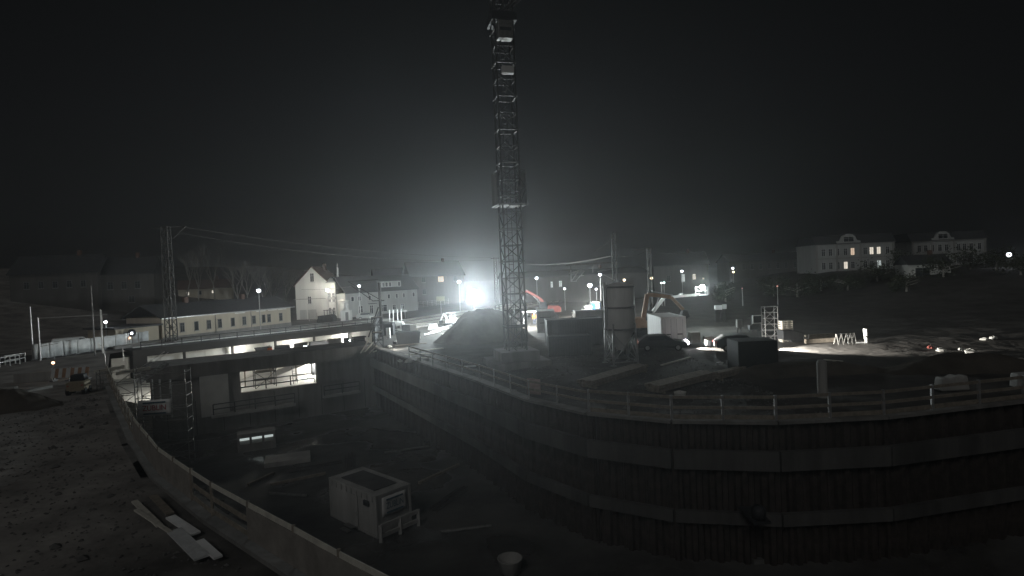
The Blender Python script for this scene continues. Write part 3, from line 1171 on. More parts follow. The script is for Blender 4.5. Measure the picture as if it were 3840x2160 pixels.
# ------------------------------------------------------------------ big flood light
fl = at(1776, 1105, 85)
fb = thing('flood_light', 'dazzling white flood light on a mast behind the spoil heap', 'flood light', (fl.x, fl.y, 0))
q = MB()
q.tube((0, 0, 0.3), (0, 0, fl.z - 0.8), 0.09, 0.06, n=8)
part('mast', q, 'steel', fb)
q = MB()
q.box((0, 0, 0.5), (1.3, 2.2, 0.9))
part('generator', q, 'yellow', fb, bevel=0.05)
q = MB()
q.sphere((0, 0, fl.z), 0.75, 20)
part('balloon', q, 'flood', fb, smooth=True)
for y in (-0.9, 0.9):
    q = MB()
    q.tube((-0.8, y, 0.25), (0.8, y, 0.25), 0.25, n=12)
    part('wheel', q, 'rubber', fb)
lamp('flood', (0, 0, fl.z), 230000, (0.88, 0.98, 1.0), 0.8, fb)

# ------------------------------------------------------------------ railway, platform, street
for k in range(3):
    o_ = g(1560, 1225) + RN * (-k * 4.6)
    t = setp(part('track_bed', MB().box((0, 0, 0.05), (160, 3.4, 0.3)), 'ballast'), kind='structure')
    t.location = o_ + RD * (80 + 4 * k - 4)
    t.rotation_euler = (0, 0, RA)
    tk = thing('railway_track', ['railway track nearest the spoil heap', 'middle one of the three railway tracks', 'railway track nearest the houses'][k], 'railway track', o_ + RD * (4 * k - 4), RA)
    for y in (-0.72, 0.72):
        q = MB()
        q.box((80, y, 0.33), (160, 0.09, 0.16))
        part('rail', q, 'rail', tk)
    sm = MB().box((0, 0, 0.2), (0.26, 2.5, 0.14)).mesh('sleeper')
    sm.materials.append(M['concrete'])
    copies('sleeper', sm, tk, [((1 + i * 0.62 * 1.5, 0, 0), 0) for i in range(60)])
cop = MB().box((0, 0, 0), (1.9, 0.6, 0.12)).mesh('coping_slab')
cop.materials.append(M['white'])
for i in range(18):
    o = bpy.data.objects.new('coping_slab', cop)
    C.objects.link(o)
    o.parent = dk
    o.location = (2 + i * 2.0, 3.3, 0.215)
pfm = setp(part('platform', MB().box((0, 0, 0.2), (46, 6.0, 0.5)), 'concrete'), kind='structure')
pfm.location = D0.lerp(D1, 0.5) + Dn * 8.4 + Dd * 3
pfm.rotation_euler = (0, 0, math.atan2(Dd.y, Dd.x))
stt = setp(part('street', MB().box((0, 0, 0.02), (220, 8, 0.06)), 'asphalt'), kind='structure')
stt.location = g(300, 1345) + RD * 60 - RN * 9
stt.rotation_euler = (0, 0, RA)

# white banner fence on the left
fa, fbp = g(130, 1352), g(560, 1290)
fd = (fbp - fa).normalized()
fen = thing('site_fence', 'long construction fence hung with white sheeting along the street', 'fence', fa, math.atan2(fd.y, fd.x))
nf = 9
fl_ = (fbp - fa).length / nf
for k in range(nf):
    q = MB()
    vv = []
    for j in range(3):
        for i in range(9):
            vv.append((fl_ * (k + 0.02 + 0.96 * i / 8), 0.05 * math.sin(i * 1.3 + k * 2 + j), 0.15 + 0.9 * j + (0.04 * math.sin(i + k) if j == 2 else 0)))
    q.add(vv, [(j * 9 + i, j * 9 + i + 1, (j + 1) * 9 + i + 1, (j + 1) * 9 + i) for j in range(2) for i in range(8)])
    part('sheet', q, 'tarp', fen, smooth=True).modifiers.new('t', 'SOLIDIFY').thickness = 0.01
    q = MB()
    q.tube((fl_ * k, 0.06, 0), (fl_ * k, 0.06, 2.05), 0.03, n=6)
    part('post', q, 'steel', fen)
    q = MB()
    q.box((fl_ * k, 0.06, 0.07), (0.65, 0.22, 0.14))
    part('foot', q, 'grey', fen)
for k, (x0, x1) in enumerate(((0, 75), (20, 95))):
    a, b = g(x0, 1378 - k * 8), g(x1, 1366 - k * 8)
    railing('guard_railing', ['white tube railing at the left frame edge, nearer one', 'white tube railing at the left frame edge, farther one'][k], [a, b], 'white', rails=(1.1, 0.55), r=0.04, step=1.2)
for px, py, h_, lb in ((395, 1362, 1.4, 'single thin steel rod below the fence, left one'), (463, 1352, 1.5, 'single thin steel rod below the fence, middle one'), (205, 1355, 1.2, 'single thin steel rod below the fence at the left')):
    q = MB()
    q.tube((0, 0, 0), (0, 0, h_), 0.04, n=6)
    single('steel_rod', q, 'steel', lb, 'rod', loc=g(px, py))


def pole(name, label, px, ptop, pbase, r, mt='steel', cat='pole', arms=(), Y=None):
    b_ = g(px, pbase) if Y is None else at(px, pbase, Y)
    if Y is not None:
        b_.z = gz(b_.x, b_.y)
    top = at(px, ptop, b_.y).z
    t = thing(name, label, cat, b_)
    q = MB()
    q.tube((0, 0, 0), (0, 0, top - b_.z), r, r * 0.7, n=8)
    part('mast', q, mt, t)
    for a in arms:
        q = MB()
        q.beam(Vector(a[0]) + Z * (top - b_.z), Vector(a[1]) + Z * (top - b_.z), a[2])
        part('arm', q, mt, t)
    return t, b_, top - b_.z


pole('mast_pole', 'tall slim pole at the far left behind the white railing', 125, 1150, 1350, 0.12)
pole('mast_pole', 'pole with cross arm right of the tall slim pole at far left', 152, 1190, 1352, 0.12, arms=(((0, 0, -0.1), (7.0, 2.0, -0.1), 0.08), ((0, 0, -3.6), (1.9, 0.5, -3.3), 0.06)))
pole('mast_pole', 'thin dark pole standing before the middle of the white fence', 357, 1070, 1335, 0.1, 'grey')
t, b_, h_ = pole('flag_pole', 'bright white flag pole beside the small station annex', 386, 1160, 1325, 0.1, 'white')
q = MB()
q.prism([(0.0, h_ * 0.45), (0.18, h_ * 0.62), (0.16, h_ * 0.98), (0.0, h_ * 0.99)], 'y', -0.02, 0.02)
part('flag', q, 'white', t)


# ------------------------------------------------------------------ street lamps
def street_lamp(label, px, py, pbase=None, Y=None, rad=0.45, power=220, col='globe', lcol=(0.88, 0.92, 1.0), name='street_lamp'):
    if pbase is not None:
        base = g(px + 12, pbase)
        Y = base.y
    h = at(px, py, Y)
    zb = gz(h.x, h.y)
    t = thing(name, label, 'street lamp', (h.x, h.y, zb))
    hz = h.z - zb
    rad *= 0.8
    q = MB()
    q.tube((0, 0, 0), (0, 0, hz), 0.09, 0.06, n=8)
    part('post', q, 'steel', t)
    q = MB()
    q.sphere((0, 0, hz), rad, 12, 0.9)
    part('globe', q, col, t, smooth=True)
    q = MB()
    q.lathe([(0.02, hz + rad * 0.92), (rad * 0.7, hz + rad * 0.8), (rad * 0.75, hz + rad * 0.74), (0.02, hz + rad * 0.78)], 10)
    part('cap', q, 'grey', t)
    if power:
        lamp('street_light', (0, 0, hz), power, lcol, rad * 1.08, t)
    return t


street_lamp('globe street lamp in front of the bare trees left of the white house', 970, 1090, 1245, rad=0.42, power=900)
street_lamp('globe street lamp right against the wall of the white gabled house', 1228, 1088, Y=122.5, rad=0.5, power=4500, lcol=(1.0, 0.93, 0.8))
street_lamp('globe street lamp standing between the white house and the long grey house', 1346, 1073, 1195, rad=0.42, power=700)
street_lamp('globe street lamp just left of the dazzling flood light', 1721, 1057, Y=125, rad=0.5, power=600)
street_lamp('globe street lamp in the haze right of the crane', 2012, 1043, Y=140, rad=0.45, power=500)
street_lamp('globe street lamp on the end of the overhead line arm', 2250, 1030, Y=105, rad=0.36, power=400)
street_lamp('brightest globe street lamp left of the silo', 2212, 1070, Y=95, rad=0.48, power=2200)
street_lamp('tiny lamp close to the right of the brightest street lamp', 2236, 1084, Y=110, rad=0.28, power=0)
street_lamp('globe street lamp above the dark house between silo and boom light', 2557, 1017, Y=150, rad=0.42, power=300)
for k, (px, py) in enumerate(((2748, 1006), (2781, 1020), (2817, 1003), (2873, 999), (2921, 996), (2962, 994), (2999, 992))):
    street_lamp(['first of the far row of street lamps, counted from the left', 'far street lamp standing lower than the rest of the row', 'second lamp of the far upper row left of the dark houses', 'third lamp of the far upper row left of the dark houses',
                 'brightest lamp of the far row left of the dark houses', 'last but one lamp of the far row left of the dark houses', 'rightmost lamp of the far row, nearest the dark houses'][k], px, py, Y=190 + 6 * k, rad=[.45, .5, .42, .42, .5, .36, .32][k], power=0)
street_lamp('small warm lamp below the first lamp of the far row', 2750, 1020, Y=185, rad=0.4, power=0, col='warmglobe')
street_lamp('bright lone street lamp at the far right edge', 3783, 955, Y=120, rad=0.6, power=900)
street_lamp('warm orange lamp above the silo rim', 2341, 1050, Y=130, rad=0.38, power=0, col='warmglobe')
street_lamp('pale lamp beside the distant mast right of the silo', 2443, 1043, Y=130, rad=0.4, power=0, col='warmglobe')
for k, (px, py) in enumerate(((2480, 1061), (2490, 1060))):
    street_lamp(['left one of two small greenish lamps right of the silo', 'right one of two small greenish lamps right of the silo'][k], px, py, Y=120, rad=0.26, power=0, col='cyanlamp')
street_lamp('small lamp low in the haze between crane and silo', 2117, 1083, Y=120, rad=0.3, power=0)
street_lamp('small red signal lamp in the dark below the far row', 2915, 1073, Y=110, rad=0.2, power=0, col='redlamp', name='signal_lamp')
street_lamp('faint red signal lamp left of the other red one', 2783, 1081, Y=110, rad=0.13, power=0, col='redlamp', name='signal_lamp')
sg = thing('signal_lamp', 'round dark signal head with a bright spot at the end of the white fence', 'signal', g(497, 1300))
q = MB()
q.tube((0, 0, 0), (0, 0, 1.7), 0.06, n=6)
part('post', q, 'grey', sg)
q = MB()
q.tube((0, 0.12, 2.0), (0, -0.1, 2.0), 0.55, n=18)
part('disc', q, 'dark', sg)
q = MB()
q.sphere((0.1, -0.15, 1.95), 0.17, 8)
part('lens', q, 'globe', sg)
q = MB()
q.sphere((-0.2, -0.15, 1.3), 0.1, 8)
part('red_lens', q, 'amber', sg)


street_lamp('small glaring lamp beside the bright white flag pole', 396, 1208, Y=82, rad=0.28, power=260)

# ------------------------------------------------------------------ lattice masts and overhead line
def lattice(mb, x0, y0, z0, z1, w0, w1, bay, r, diag=True):
    n = max(1, int((z1 - z0) / bay))
    pts = []
    for k in range(n + 1):
        t_ = k / n
        ww = (w0 + (w1 - w0) * t_) / 2
        z = z0 + (z1 - z0) * t_
        pts.append([Vector((x0 + a * ww, y0 + b * ww, z)) for a, b in ((-1, -1), (1, -1), (1, 1), (-1, 1))])
    for i in range(4):
        for k in range(n):
            mb.beam(pts[k][i], pts[k + 1][i], r * 2)
            if diag:
                j = (i + 1) % 4
                if k % 2:
                    mb.beam(pts[k][i], pts[k + 1][j], r * 1.1)
                else:
                    mb.beam(pts[k][j], pts[k + 1][i], r * 1.1)
    for k in range(n + 1):
        for i in range(4):
            mb.beam(pts[k][i], pts[k][(i + 1) % 4], r * 1.1)
    return pts


def lattice_mast(label, base, h, w0, w1, arm=None, bay=1.2, r=0.06, mt='mast'):
    t = thing('catenary_mast', label, 'mast', base)
    q = MB()
    lattice(q, 0, 0, 0, h, w0, w1, bay, r)
    part('lattice', q, mt, t)
    q = MB()
    q.box((0, 0, 0.2), (w0 + 0.5, w0 + 0.5, 0.5))
    part('footing', q, 'concrete', t)
    if arm:
        q = MB()
        for a in arm:
            q.beam(a[0], a[1], a[2])
        part('crossarm', q, mt, t)
    return t


mb0 = g(645, 1290)
mh = at(620, 850, mb0.y).z
lattice_mast('tall lattice overhead line mast in front of the left end of the station', mb0, mh, 1.15, 0.9, (((-1.8, 0, mh - 0.1), (3.0, 0, mh - 0.1), 0.16), ((1.0, 0, mh - 1.8), (2.8, 0, mh - 0.2), 0.1)), 1.2, 0.06)
far_m = at(1856, 965, 118)
lattice_mast('slender lattice mast just right of the flood light', (far_m.x, far_m.y, 0), far_m.z, 0.9, 0.5, (((-0.9, 0, far_m.z - 0.2), (0.9, 0, far_m.z - 0.2), 0.12),), 1.2, 0.06)
rm = at(2300, 872, 62)
rh = rm.z
t = lattice_mast('lattice overhead line mast standing behind the silo', (rm.x, rm.y, 0), rh, 0.55, 0.4, None, 0.9, 0.04)
za, zb_ = at(2300, 985, 62).z, at(2250, 1030, 62).z
q = MB()
q.beam((0.3, 0, za + 0.05), (-5.3, 0, za - 0.05), 0.16, 0.16)
q.beam((-4.8, 0, za - 0.1), (-4.8, 0, za - 1.9), 0.1)
q.beam((-4.8, 0, za - 1.85), (-4.0, 0, za - 0.8), 0.1)
q.beam((-5.0, 0, za - 0.95), (-3.9, 0, za - 0.7), 0.08)
q.beam((-4.8, 0, za - 1.85), (-4.2, 0, za - 1.85), 0.08)
q.beam((-4.3, 0, za - 1.8), (-3.3, 0, za - 0.8), 0.08)
q.beam((-3.9, 0, za - 1.3), (-3.4, 0, za - 1.25), 0.08)
q.beam((-2.4, 0, za - 0.1), (-2.4, 0, za - 1.0), 0.05)
q.beam((-1.9, 0, za - 0.9), (0.0, 0, za - 1.95), 0.09)
q.beam((-1.9, 0, za - 0.9), (0.0, 0, za - 0.65), 0.06)
q.beam((0, 0, rh - 0.6), (-2.2, 0, rh - 2.0), 0.05)
part('cantilever', q, 'steel', t)
rm2 = at(2432, 930, 85)
lattice_mast('distant lattice overhead line mast right of the silo', (rm2.x, rm2.y, 0), rm2.z, 0.6, 0.45, (((0.3, 0, rm2.z - 0.1), (-2.5, 0, rm2.z - 0.2), 0.1),), 1.1, 0.04)
tm = g(1432, 1262)
th = at(1432, 1075, tm.y).z
t = thing('catenary_mast', 'dark wooden line pole with cross arm and slanting struts in front of the grey house', 'mast', tm)
q = MB()
q.tube((0, 0, 0), (0, 0, th + 0.6), 0.24, 0.2, n=8)
part('pole', q, 'shadeblack', t)
zc = at(1432, 1127, tm.y).z
q = MB()
q.beam((-1.1, 0, zc), (0.6, 0, zc), 0.14)
part('crossarm', q, 'shadeblack', t)
q = MB()
q.beam((-0.1, 0, zc + 0.2), (-4.4, 0, zc + 2.9), 0.09)
q.beam((-1.0, 0, zc), (-4.0, 0, zc + 2.3), 0.09)
q.beam((-1.7, 0, zc + 1.3), (-1.4, 0, zc + 0.3), 0.07)
q.beam((-4.4, 0, zc + 2.9), (-0.1, 0, zc + 3.0), 0.06)
part('cantilever', q, 'shadeblack', t)
q = MB()
q.beam((-1.9, 0, 0), (-0.3, 0, 4.2), 0.16)
part('strut', q, 'shadeblack', t)


def wire(label, a, b, sag, r=0.022):
    q = MB()
    a, b = Vector(a), Vector(b)
    pts = []
    for k in range(17):
        t_ = k / 16
        pts.append((b - a) * t_ - Z * sag * 4 * t_ * (1 - t_))
    for k in range(16):
        q.tube(pts[k], pts[k + 1], r, n=5, cap=False)
    single('overhead_wire', q, 'darksteel', label, 'wire', loc=a)


ma = Vector((mb0.x + 2.8, mb0.y, mh - 0.2))
mbf = Vector((far_m.x - 0.8, far_m.y, far_m.z - 0.2))
wire('upper overhead wire from the left lattice mast to the flood light mast', ma, mbf + Z * 0.2, 1.0)
wire('lower overhead wire from the left lattice mast to the flood light mast', ma - Vector((3, 0, 0.3)), mbf - Z * 0.3, 1.6)
wire('overhead wire from the slender mast to the mast behind the silo', mbf + Vector((1.6, 0, 0)), (rm.x, rm.y, za + 0.8), 1.2)
wire('overhead wire from the mast behind the silo to the distant mast', (rm.x, rm.y, za + 0.8), (rm2.x, rm2.y, rm2.z - 0.2), 0.5)
wire('overhead wire running past the dark line pole to the white house', (tm.x, tm.y, zc + 2.9), at(1130, 1085, 100), 0.5, 0.025)


# ------------------------------------------------------------------ buildings
def window(parent, x, z, wd_, h_, y=0.0, frame='white', pane='glass', bars=True, sill=True):
    """a window standing in local XZ at wall plane y, looking to -Y"""
    q = MB()
    f = 0.07
    for sx in (-1, 1):
        q.box((x + sx * (wd_ / 2 - f / 2), y - 0.03, z), (f, 0.1, h_))
    for sz in (-1, 1):
        q.box((x, y - 0.028, z + sz * (h_ / 2 - f / 2)), (wd_ - 2 * f, 0.1, f))
    if bars:
        q.box((x, y - 0.025, z), (0.05, 0.08, h_ - 2 * f))
        q.box((x, y - 0.024, z + h_ * 0.18), (wd_ - 2 * f, 0.075, 0.05))
    wn = part('window', q, frame, parent)
    q = MB()
    q.box((x, y - 0.005, z), (wd_ - f, 0.03, h_ - f))
    part('pane', q, pane, wn)
    if sill:
        q = MB()
        q.box((x, y - 0.08, z - h_ / 2 - 0.05), (wd_ + 0.16, 0.2, 0.07))
        part('sill', q, 'concrete', wn)
    return wn


# long low station building
sB0 = g(1092, 1222)
sLen = 25.0
sA = sB0 - RD * sLen
stn = thing('station_building', 'long low ochre station building with a dark roof and narrow windows', 'building', sA, RA)
# local x along the railway, local -y towards the tracks
q = MB()
q.box((sLen / 2, 4.5, 1.85), (sLen, 9.0, 3.7))
part('wall', q, 'tan', stn)
q = MB()
q.prism([(-0.7, 3.55), (4.5, 5.6), (9.7, 3.55), (9.7, 3.75), (4.5, 5.8), (-0.7, 3.75)], 'x', -0.5, sLen + 0.5)
rf = part('roof', q, 'slate', stn)
for k in range(2):
    q = MB()
    q.box((7 + 11 * k, 4.5, 6.0), (0.7, 0.7, 1.2))
    part('chimney', q, 'roof', rf)
q = MB()
q.box((sLen / 2, -0.72, 3.62), (sLen + 0.9, 0.16, 0.14))
part('gutter', q, 'steel', stn)
q = MB()
q.box((sLen / 2, -0.06, 0.35), (sLen, 0.1, 0.7))
part('plinth', q, 'darkconc', stn)
for k, x in enumerate((3.2, 5.6, 7.8, 9.8, 12.3, 14.6, 16.6, 18.7, 19.9, 22.6)):
    window(stn, x, 1.95, 0.75, 1.5, -0.0, 'grey', 'glass', bars=(k % 3 != 1))
for x in (9.0, 16.0):
    q = MB()
    q.tube((x, -0.1, 0), (x, -0.1, 3.5), 0.05, n=6)
    part('downpipe', q, 'grey', stn)
for x in (13.8, 18.2, 20.8, 23.0):
    q = MB()
    q.box((x, -0.02, 3.38), (2.0, 0.05, 0.14))
    part('light_strip', q, 'white', stn)
an = thing('station_annex', 'low ochre annex with a flat dark canopy left of the station building', 'building', sA - RD * 6.4, RA)
q = MB()
q.box((3.1, 4.0, 1.3), (6.2, 7.0, 2.6))
part('wall', q, 'tan', an)
q = MB()
q.box((3.0, 3.8, 2.75), (7.0, 8.0, 0.25))
part('canopy', q, 'slate', an)
q = MB()
q.box((1.5, 0.46, 1.1), (0.9, 0.08, 2.1))
part('door', q, 'grey', an)

# white gabled house
hx0, hx1, hy = at(1113, 1195, 127).x, at(1243, 1190, 127).x, 127.0
hw = hx1 - hx0
ho = thing('gabled_house', 'white gabled house with a corner bay, lit by a lamp on its wall', 'house', (hx0, hy, 0))
eave = at(1115, 1070, 127).z
apex = at(1175, 1002, 127).z
dep = 8.5
q = MB()
q.prism([(0, 0), (hw, 0), (hw, eave), (hw * 0.5, apex), (0, eave)], 'y', 0, dep)
part('wall', q, 'cream', ho)
q = MB()
k_ = (apex - eave) / (hw * 0.5)
for s in (0, 1):
    xo = -0.35 if s == 0 else hw + 0.35
    zo = eave - 0.35 * k_
    pts = [(xo, zo + 0.03), (hw * 0.5, apex + 0.03), (hw * 0.5, apex + 0.25), (xo, zo + 0.25)]
    q.prism(pts, 'y', -0.3, dep + 0.3)
rf = part('roof', q, 'roof', ho)
q = MB()
q.box((hw * 0.62, dep * 0.7, apex + 0.1), (0.7, 0.7, 1.6))
part('chimney', q, 'roof', rf)
window(ho, hw * 0.5, eave + 1.6, 0.95, 2.0)
window(ho, hw * 0.4, at(1170, 1125, 127).z, 0.85, 1.7)
q = MB()
q.box((hw * 0.4, -0.06, 4.55), (hw * 0.92, 0.14, 0.16))
part('string_course', q, 'concrete', ho)
for x, wd_ in ((hw * 0.2, 1.5), (hw * 0.3 + 1.2, 1.9)):
    q = MB()
    q.box((x, -0.03, 1.1), (wd_, 0.08, 2.1))
    part('garage_door', q, 'greyren', ho)
# corner bay
q = MB()
q.prism([(hw - 0.4, -0.7), (hw + 1.4, -0.7), (hw + 1.4, 3.0), (hw - 0.4, 3.0)], 'z', 0, eave + 0.2)
by = part('bay', q, 'cream', ho)
q = MB()
q.box((hw + 0.5, 1.15, eave + 0.32), (2.2, 4.2, 0.25))
part('bay_cornice', q, 'concrete', by)
q = MB()
q.prism([(hw - 0.5, eave + 0.44), (hw + 1.5, eave + 0.44), (hw + 0.5, eave + 1.5)], 'y', -0.8, 3.1)
part('bay_roof', q, 'slate', by)
for z in (at(1255, 1115, 126).z, at(1258, 1170, 126).z):
    for x in (hw + 0.05, hw + 0.92):
        window(ho, x, z, 0.65, 2.1, -0.7, 'white', 'glass')
q = MB()
q.box((hw + 0.5, -0.74, 4.5), (1.9, 0.1, 0.5))
part('bay_band', q, 'concrete', by)
sp = MB()
sp.tube((hw + 1.1, 2.5, eave + 0.4), (hw + 1.1, 2.5, eave + 3.2), 0.3, 0.22, n=8)
sp.sphere((hw + 1.1, 2.5, eave + 3.4), 0.3, 8)
sp.tube((hw + 1.1, 2.5, eave + 3.4), (hw + 1.1, 2.5, eave + 4.6), 0.14, 0.04, n=6)
part('finial', sp, 'white', ho)
hl_ = MB()
hl_.box((0, 0, 0), (0.5, 0.3, 0.12))

# long grey house
gA, gB = at(1298, 1190, 125), at(1568, 1170, 144)
gA.z = gB.z = 0
gd = (gB - gA).normalized()
gl = (gB - gA).length
gh = thing('long_grey_house', 'long two storey grey house with a dark roof and dormer', 'house', gA, math.atan2(gd.y, gd.x))
q = MB()
q.box((gl / 2, 5, 2.7), (gl, 10, 5.4))
part('wall', q, 'greyren', gh)
q = MB()
q.prism([(-0.5, 5.35), (3.0, 8.9), (10.5, 5.35), (10.5, 5.6), (3.0, 9.2), (-0.5, 5.6)], 'x', -0.3, gl + 0.3)
rf = part('roof', q, 'slate', gh)
q = MB()
q.box((gl * 0.62, 1.6, 6.9), (6.6, 2.8, 1.7))
dm = part('dormer', q, 'greyren', rf)
for k in range(4):
    x = gl * 0.62 - 2.6 + k * 1.1 + (1.9 if k == 3 else 0)
    window(gh, x, 6.95, 0.85, 1.1, 0.2, 'white', 'glass', bars=False, sill=False)
for x in (2.0, 4.0, 7.0, 10.2, 13.0, 15.6, 18.0, gl - 1.4):
    window(gh, x, 4.1, 0.9, 1.1, 0.0, 'white', 'glass', bars=False)
for x, wd_, h_ in ((4.2, 1.3, 2.1), (7.4, 1.1, 2.0), (11.0, 2.6, 1.7), (14.6, 1.2, 1.3), (17.4, 1.2, 1.3)):
    window(gh, x, 1.4, wd_, h_, 0.0, 'white', 'glass', sill=False)
q = MB()
q.box((7.4, -0.5, 2.75), (1.8, 1.0, 0.14))
part('porch_roof', q, 'slate', gh)
vn = thing('round_turret', 'pale round turret stub between the white house and the grey house', 'turret', at(1292, 1190, 126).xy.to_3d())
q = MB()
q.lathe([(1.2, 0), (1.2, 3.7), (1.3, 3.8), (1.3, 3.95), (0.02, 4.4)], 18)
part('wall', q, 'cream', vn, smooth=False)


def block(name, label, loc, rz, L, dp, h, rh_, wallm, roofm, wins=(), lit=None, gable=True, cat='house'):
    t = thing(name, label, cat, loc, rz)
    q = MB()
    q.box((L / 2, dp / 2, h / 2 - 1), (L, dp, h + 2))
    part('wall', q, wallm, t)
    q = MB()
    q.prism([(-0.5, h - 0.1), (dp / 2, h + rh_), (dp + 0.5, h - 0.1), (dp + 0.5, h + 0.1), (dp / 2, h + rh_ + 0.2), (-0.5, h + 0.1)], 'x', -0.3, L + 0.3)
    q.prism([(0.1, h), (dp / 2, h + rh_), (dp - 0.1, h)], 'x', 0.1, L - 0.1)
    rf_ = part('roof', q, roofm, t)
    q = MB()
    q.box((L * 0.7, dp / 2, h + rh_ + 0.4), (0.7, 0.7, 1.4))
    part('chimney', q, 'roof', rf_)
    for x, z, wd_, hh, pn in wins:
        window(t, x, z, wd_, hh, 0.0, 'grey', pn)
    return t


# dark houses: far left, slope, and beyond the flood light
p = at(150, 1180, 120)
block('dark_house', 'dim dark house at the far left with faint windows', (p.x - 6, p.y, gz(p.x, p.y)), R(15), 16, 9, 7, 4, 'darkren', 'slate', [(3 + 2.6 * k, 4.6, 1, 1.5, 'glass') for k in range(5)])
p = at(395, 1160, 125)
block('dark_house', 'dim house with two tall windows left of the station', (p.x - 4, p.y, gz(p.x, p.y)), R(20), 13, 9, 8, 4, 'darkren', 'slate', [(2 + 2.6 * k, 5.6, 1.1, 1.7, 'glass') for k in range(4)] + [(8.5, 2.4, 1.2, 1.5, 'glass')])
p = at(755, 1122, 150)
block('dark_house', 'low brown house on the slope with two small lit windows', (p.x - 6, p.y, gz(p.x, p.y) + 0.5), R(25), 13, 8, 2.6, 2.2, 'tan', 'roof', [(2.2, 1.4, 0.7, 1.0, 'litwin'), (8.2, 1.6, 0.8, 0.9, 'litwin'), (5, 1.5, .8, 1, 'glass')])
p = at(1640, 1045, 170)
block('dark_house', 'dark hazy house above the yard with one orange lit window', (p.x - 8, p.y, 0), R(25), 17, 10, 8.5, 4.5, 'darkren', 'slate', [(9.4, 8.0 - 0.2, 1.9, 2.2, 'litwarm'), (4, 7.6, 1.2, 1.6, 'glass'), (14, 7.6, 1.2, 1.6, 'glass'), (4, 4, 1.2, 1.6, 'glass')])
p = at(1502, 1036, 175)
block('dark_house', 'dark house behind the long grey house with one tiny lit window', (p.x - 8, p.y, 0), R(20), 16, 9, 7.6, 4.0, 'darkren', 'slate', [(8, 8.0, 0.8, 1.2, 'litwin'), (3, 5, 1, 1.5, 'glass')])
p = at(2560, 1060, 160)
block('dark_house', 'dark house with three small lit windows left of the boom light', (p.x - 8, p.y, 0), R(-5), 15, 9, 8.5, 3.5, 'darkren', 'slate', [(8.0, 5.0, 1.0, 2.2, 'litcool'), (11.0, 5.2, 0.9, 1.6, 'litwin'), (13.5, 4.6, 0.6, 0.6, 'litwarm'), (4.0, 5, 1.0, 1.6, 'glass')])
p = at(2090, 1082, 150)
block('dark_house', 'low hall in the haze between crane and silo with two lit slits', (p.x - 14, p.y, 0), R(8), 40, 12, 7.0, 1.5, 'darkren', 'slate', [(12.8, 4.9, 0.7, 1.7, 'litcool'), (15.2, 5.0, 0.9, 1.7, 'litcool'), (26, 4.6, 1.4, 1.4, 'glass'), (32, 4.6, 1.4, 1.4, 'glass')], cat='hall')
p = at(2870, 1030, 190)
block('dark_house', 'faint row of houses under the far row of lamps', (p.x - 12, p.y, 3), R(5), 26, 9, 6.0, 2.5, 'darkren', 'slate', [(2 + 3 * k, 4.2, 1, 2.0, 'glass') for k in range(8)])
p = at(3445, 1075, 118)
block('dark_house', 'small pale house below the right apartment house', (p.x - 2, p.y, gz(p.x, p.y) - 1.0), R(-15), 7.5, 7, 3.4, 1.8, 'cream', 'slate', [(2.5, 1.8, 2.6, 1.8, 'glass')])


# two apartment houses on the right
def apartment(label, px0, px1, pe, Y, rz, lits):
    a = at(px0, 960, Y)
    L = (px1 - px0) / FPX * Y
    zb = gz(a.x, a.y) - 2
    ze = at((px0 + px1) / 2, pe, Y).z - zb
    t = thing('apartment_house', label, 'apartment house', (a.x, a.y, zb), rz)
    q = MB()
    q.box((L / 2, 6, ze / 2), (L, 12, ze))
    part('wall', q, 'greyren', t)
    q = MB()
    q.prism([(-0.4, ze - 0.05), (12.4, ze - 0.05), (10.0, ze + 2.6), (2.0, ze + 2.6)], 'x', -0.3, L + 0.3)
    rf_ = part('roof', q, 'slate', t)
    # central shaped gable
    gw = L * 0.3
    x0 = L * 0.42 - gw / 2
    q = MB()
    pts = [(x0, ze - 0.3), (x0 + gw, ze - 0.3), (x0 + gw, ze + 0.7), (x0 + gw * 0.86, ze + 0.8), (x0 + gw * 0.78, ze + 2.0), (x0 + gw * 0.62, ze + 2.7), (x0 + gw * 0.38, ze + 2.7), (x0 + gw * 0.22, ze + 2.0), (x0 + gw * 0.14, ze + 0.8), (x0, ze + 0.7)]
    q.prism(pts, 'y', -0.25, 0.4)
    gbl = part('gable', q, 'greyren', t)
    window(t, x0 + gw / 2, ze + 1.2, gw * 0.45, 1.5, -0.25, 'white', 'glass')
    for x in (0.35, x0, x0 + gw, L - 0.35):
        q = MB()
        q.box((x, -0.1, ze / 2), (0.5, 0.3, ze))
        part('pilaster', q, 'concrete', t)
    for z in (ze - 0.15, ze - 4.2):
        q = MB()
        q.box((L / 2, -0.14, z), (L + 0.3, 0.3, 0.3))
        part('cornice', q, 'concrete', t)
    cols = [0.1, 0.19, 0.28, 0.38, 0.47, 0.63, 0.71, 0.8, 0.91]
    for r_, z in enumerate((ze - 2.4, ze - 6.3, ze - 10.0)):
        for c_, fx in enumerate(cols):
            window(t, L * fx, z, 1.15, 2.1, 0.0, 'white', lits.get((r_, c_), 'glass'), sill=r_ < 2)
    return t


apartment('dark apartment house with several lit windows on the right', 3058, 3345, 912, 165, R(-3), {(0, 4): 'litwarm', (0, 6): 'litwin', (0, 7): 'litwin', (1, 3): 'litwin', (1, 7): 'litcool'})
apartment('unlit dark apartment house at the far right', 3420, 3672, 900, 178, R(-8), {})

